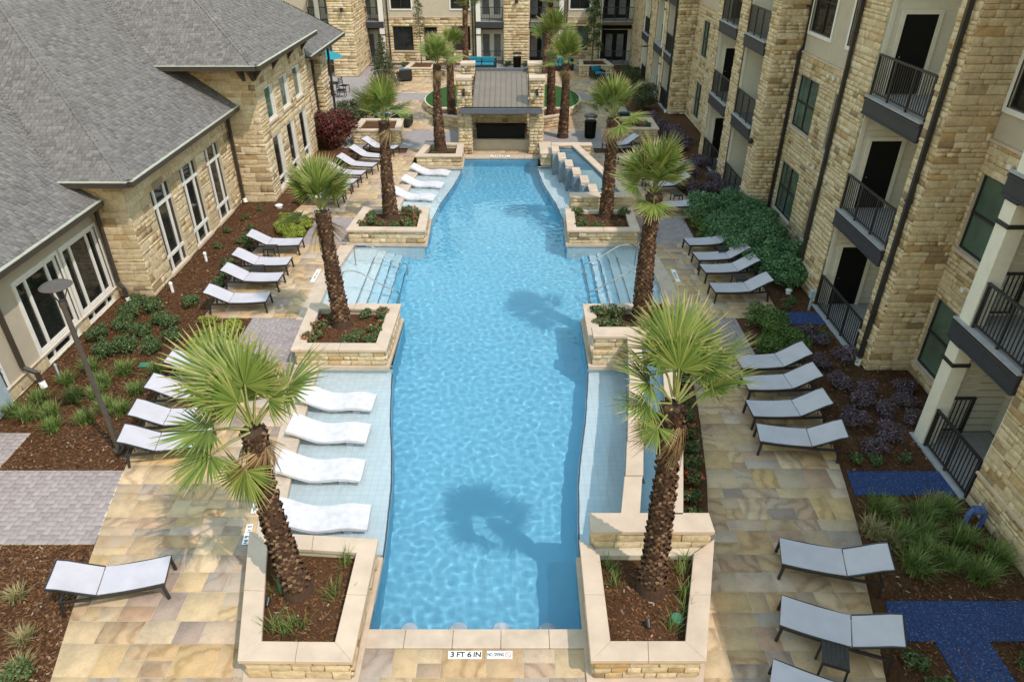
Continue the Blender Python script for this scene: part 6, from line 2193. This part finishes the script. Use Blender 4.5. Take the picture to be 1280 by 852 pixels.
marker(0, 33.05, 0, .95, .2, 'white depth marker tile on the coping below the pavilion', [('3 FT 6 IN', .16, 0, 'sign_black', 1.0)], .0205)

# underwater white pads along the near end wall
for k, x in enumerate((-1.25, -.38, .38, 1.2)):
    m = MB(); m.lathe([(.14, 0), (.16, .03), (.15, .07), (.08, .09), (.01, .095)], (0, 0, 0), 16)
    o = m.build('pool_fitting', MAT['lounge_white'], smooth=True); o.location = (x, 7.72, ZF + .002); o.cycles.is_caustics_receiver = True
    tag(o, 'round white fitting on the pool floor at the end with depth markers', 'pool fitting', 'white floor fittings')

# utility cabinet, pipes, lids
uc = empty('utility_cabinet', (-11.62, 12.85, 0)); tag(uc, 'blue-grey utility cabinet against the stucco wing', 'cabinet')
m = MB(); m.box(-.32, .34, -.55, .42, 0, .98); m.build('body', MAT['utility'], uc, bevel=.015, world_coords=False)
m = MB(); m.add([(-.36, -.6, .98), (.38, -.6, .98), (.38, .46, .98), (-.36, .46, .98), (-.36, -.6, 1.16), (.38, -.6, 1.04), (.38, .46, 1.04), (-.36, .46, 1.16)], [(0, 3, 2, 1), (4, 5, 6, 7), (0, 1, 5, 4), (1, 2, 6, 5), (2, 3, 7, 6), (3, 0, 4, 7)]); m.build('lid', MAT['utility'], uc, world_coords=False)
m = MB(); m.box(.342, .36, -.1, -.04, .5, .62); m.build('latch', MAT['dark_metal'], uc, world_coords=False)
def riser(x, y, label, h=.3, mat='pvc', r=.045):
    root = empty('pipe_riser', (x, y, -.03)); tag(root, label, 'pipe')
    m = MB(); m.tube([(0, 0, 0), (0, 0, h)], r, 10); m.build('pipe', MAT[mat], root, True, world_coords=False)
    m = MB(); m.lathe([(r * 1.25, h - .04), (r * 1.3, h), (r * .8, h + .03)], (0, 0, 0), 10); m.build('pipe_cap', MAT[mat], root, True, world_coords=False)
riser(-9.95, 19.1, 'white pipe stub at the corner of the limestone wing', .32)
riser(-9.75, 21.35, 'white pipe stub below the tall limestone windows', .3)
riser(-10.75, 14.3, 'thin grey pipe stub beside the near downspout', .5, 'utility', .025)
riser(-8.7, 26.3, 'pale round drain stub near the lime groundcover', .12, 'pvc', .12)
riser(9.1, 19.0, 'white drain stub beside the downspout at the hedge', .14, 'pvc', .08)
def lid(x, y, label, w=.3, d=.2, z=-.02, rz=0, round_=False):
    m = MB()
    if round_: m.lathe([(w / 2, 0), (w / 2, .03), (w * .42, .036)], (0, 0, 0), 18)
    else: m.box(-w / 2, w / 2, -d / 2, d / 2, 0, .035)
    o = m.build('valve_lid', MAT['green_lid'], bevel=0 if round_ else .006); o.location = (x, y, z); o.rotation_euler = (0, 0, rz)
    tag(o, label, 'valve box')
lid(-8.95, 15.0, 'green valve box lid in the clubhouse mulch bed', .32, .2, -.02, .1)
lid(3.22, 7.12, 'round green valve lid in the planter of the thick palm', .2, .2, .362, 0, True)
lid(-3.25, 7.75, 'green valve lid in the planter of the leaning palm', .22, .16, .362, .3)
lid(-8.85, 21.2, 'green valve lid behind the clubhouse chaises', .3, .2, -.02, .2)
def spot(x, y, label, z=.36):
    root = empty('spotlight', (x, y, z)); tag(root, label, 'spotlight')
    m = MB(); m.tube([(0, 0, -.03), (0, 0, .07)], .012, 6); m.build('stake', MAT['dark_metal'], root, world_coords=False)
    m = MB(); m.tube([(0, -.05, .08), (0, .07, .13)], [.035, .045], 10); m.build('head', MAT['dark_metal'], root, True, world_coords=False)
spot(2.72, 6.95, 'small uplight beside the thick palm planter edge')
spot(-3.4, 7.35, 'small uplight beneath the leaning palm')
spot(-4.75, 16.7, 'small uplight in the orange-flowered planter')
# backflow valve in a blue wrap
bf = empty('backflow_valve', (9.38, 9.45, -.03)); tag(bf, 'blue-wrapped backflow valve in front of the stone wall', 'valve')
m = MB(); m.tube([(-.15, 0, 0), (-.15, 0, .35), (-.1, .02, .42), (.1, .02, .42), (.15, 0, .35), (.15, 0, 0)], .05, 8); m.build('pipe', MAT['blue_wrap'], bf, True, world_coords=False)
m = MB(); m.tube([(-.09, .02, .42), (.09, .02, .42)], .09, 10); m.tube([(0, .02, .42), (0, -.04, .56)], .04, 8); m.build('valve_body', MAT['blue_wrap'], bf, True, world_coords=False)
el = empty('electric_pedestal', (9.35, 17.95, -.03)); tag(el, 'blue-grey electric pedestal at the balcony corner by the hedge', 'pedestal')
m = MB(); m.bar((0, 0, 0), (0, 0, .5), .05); m.build('post', MAT['utility'], el, world_coords=False)
m = MB(); m.box(-.08, .08, -.06, .06, .42, .66); m.build('box', MAT['utility'], el, bevel=.01, world_coords=False)
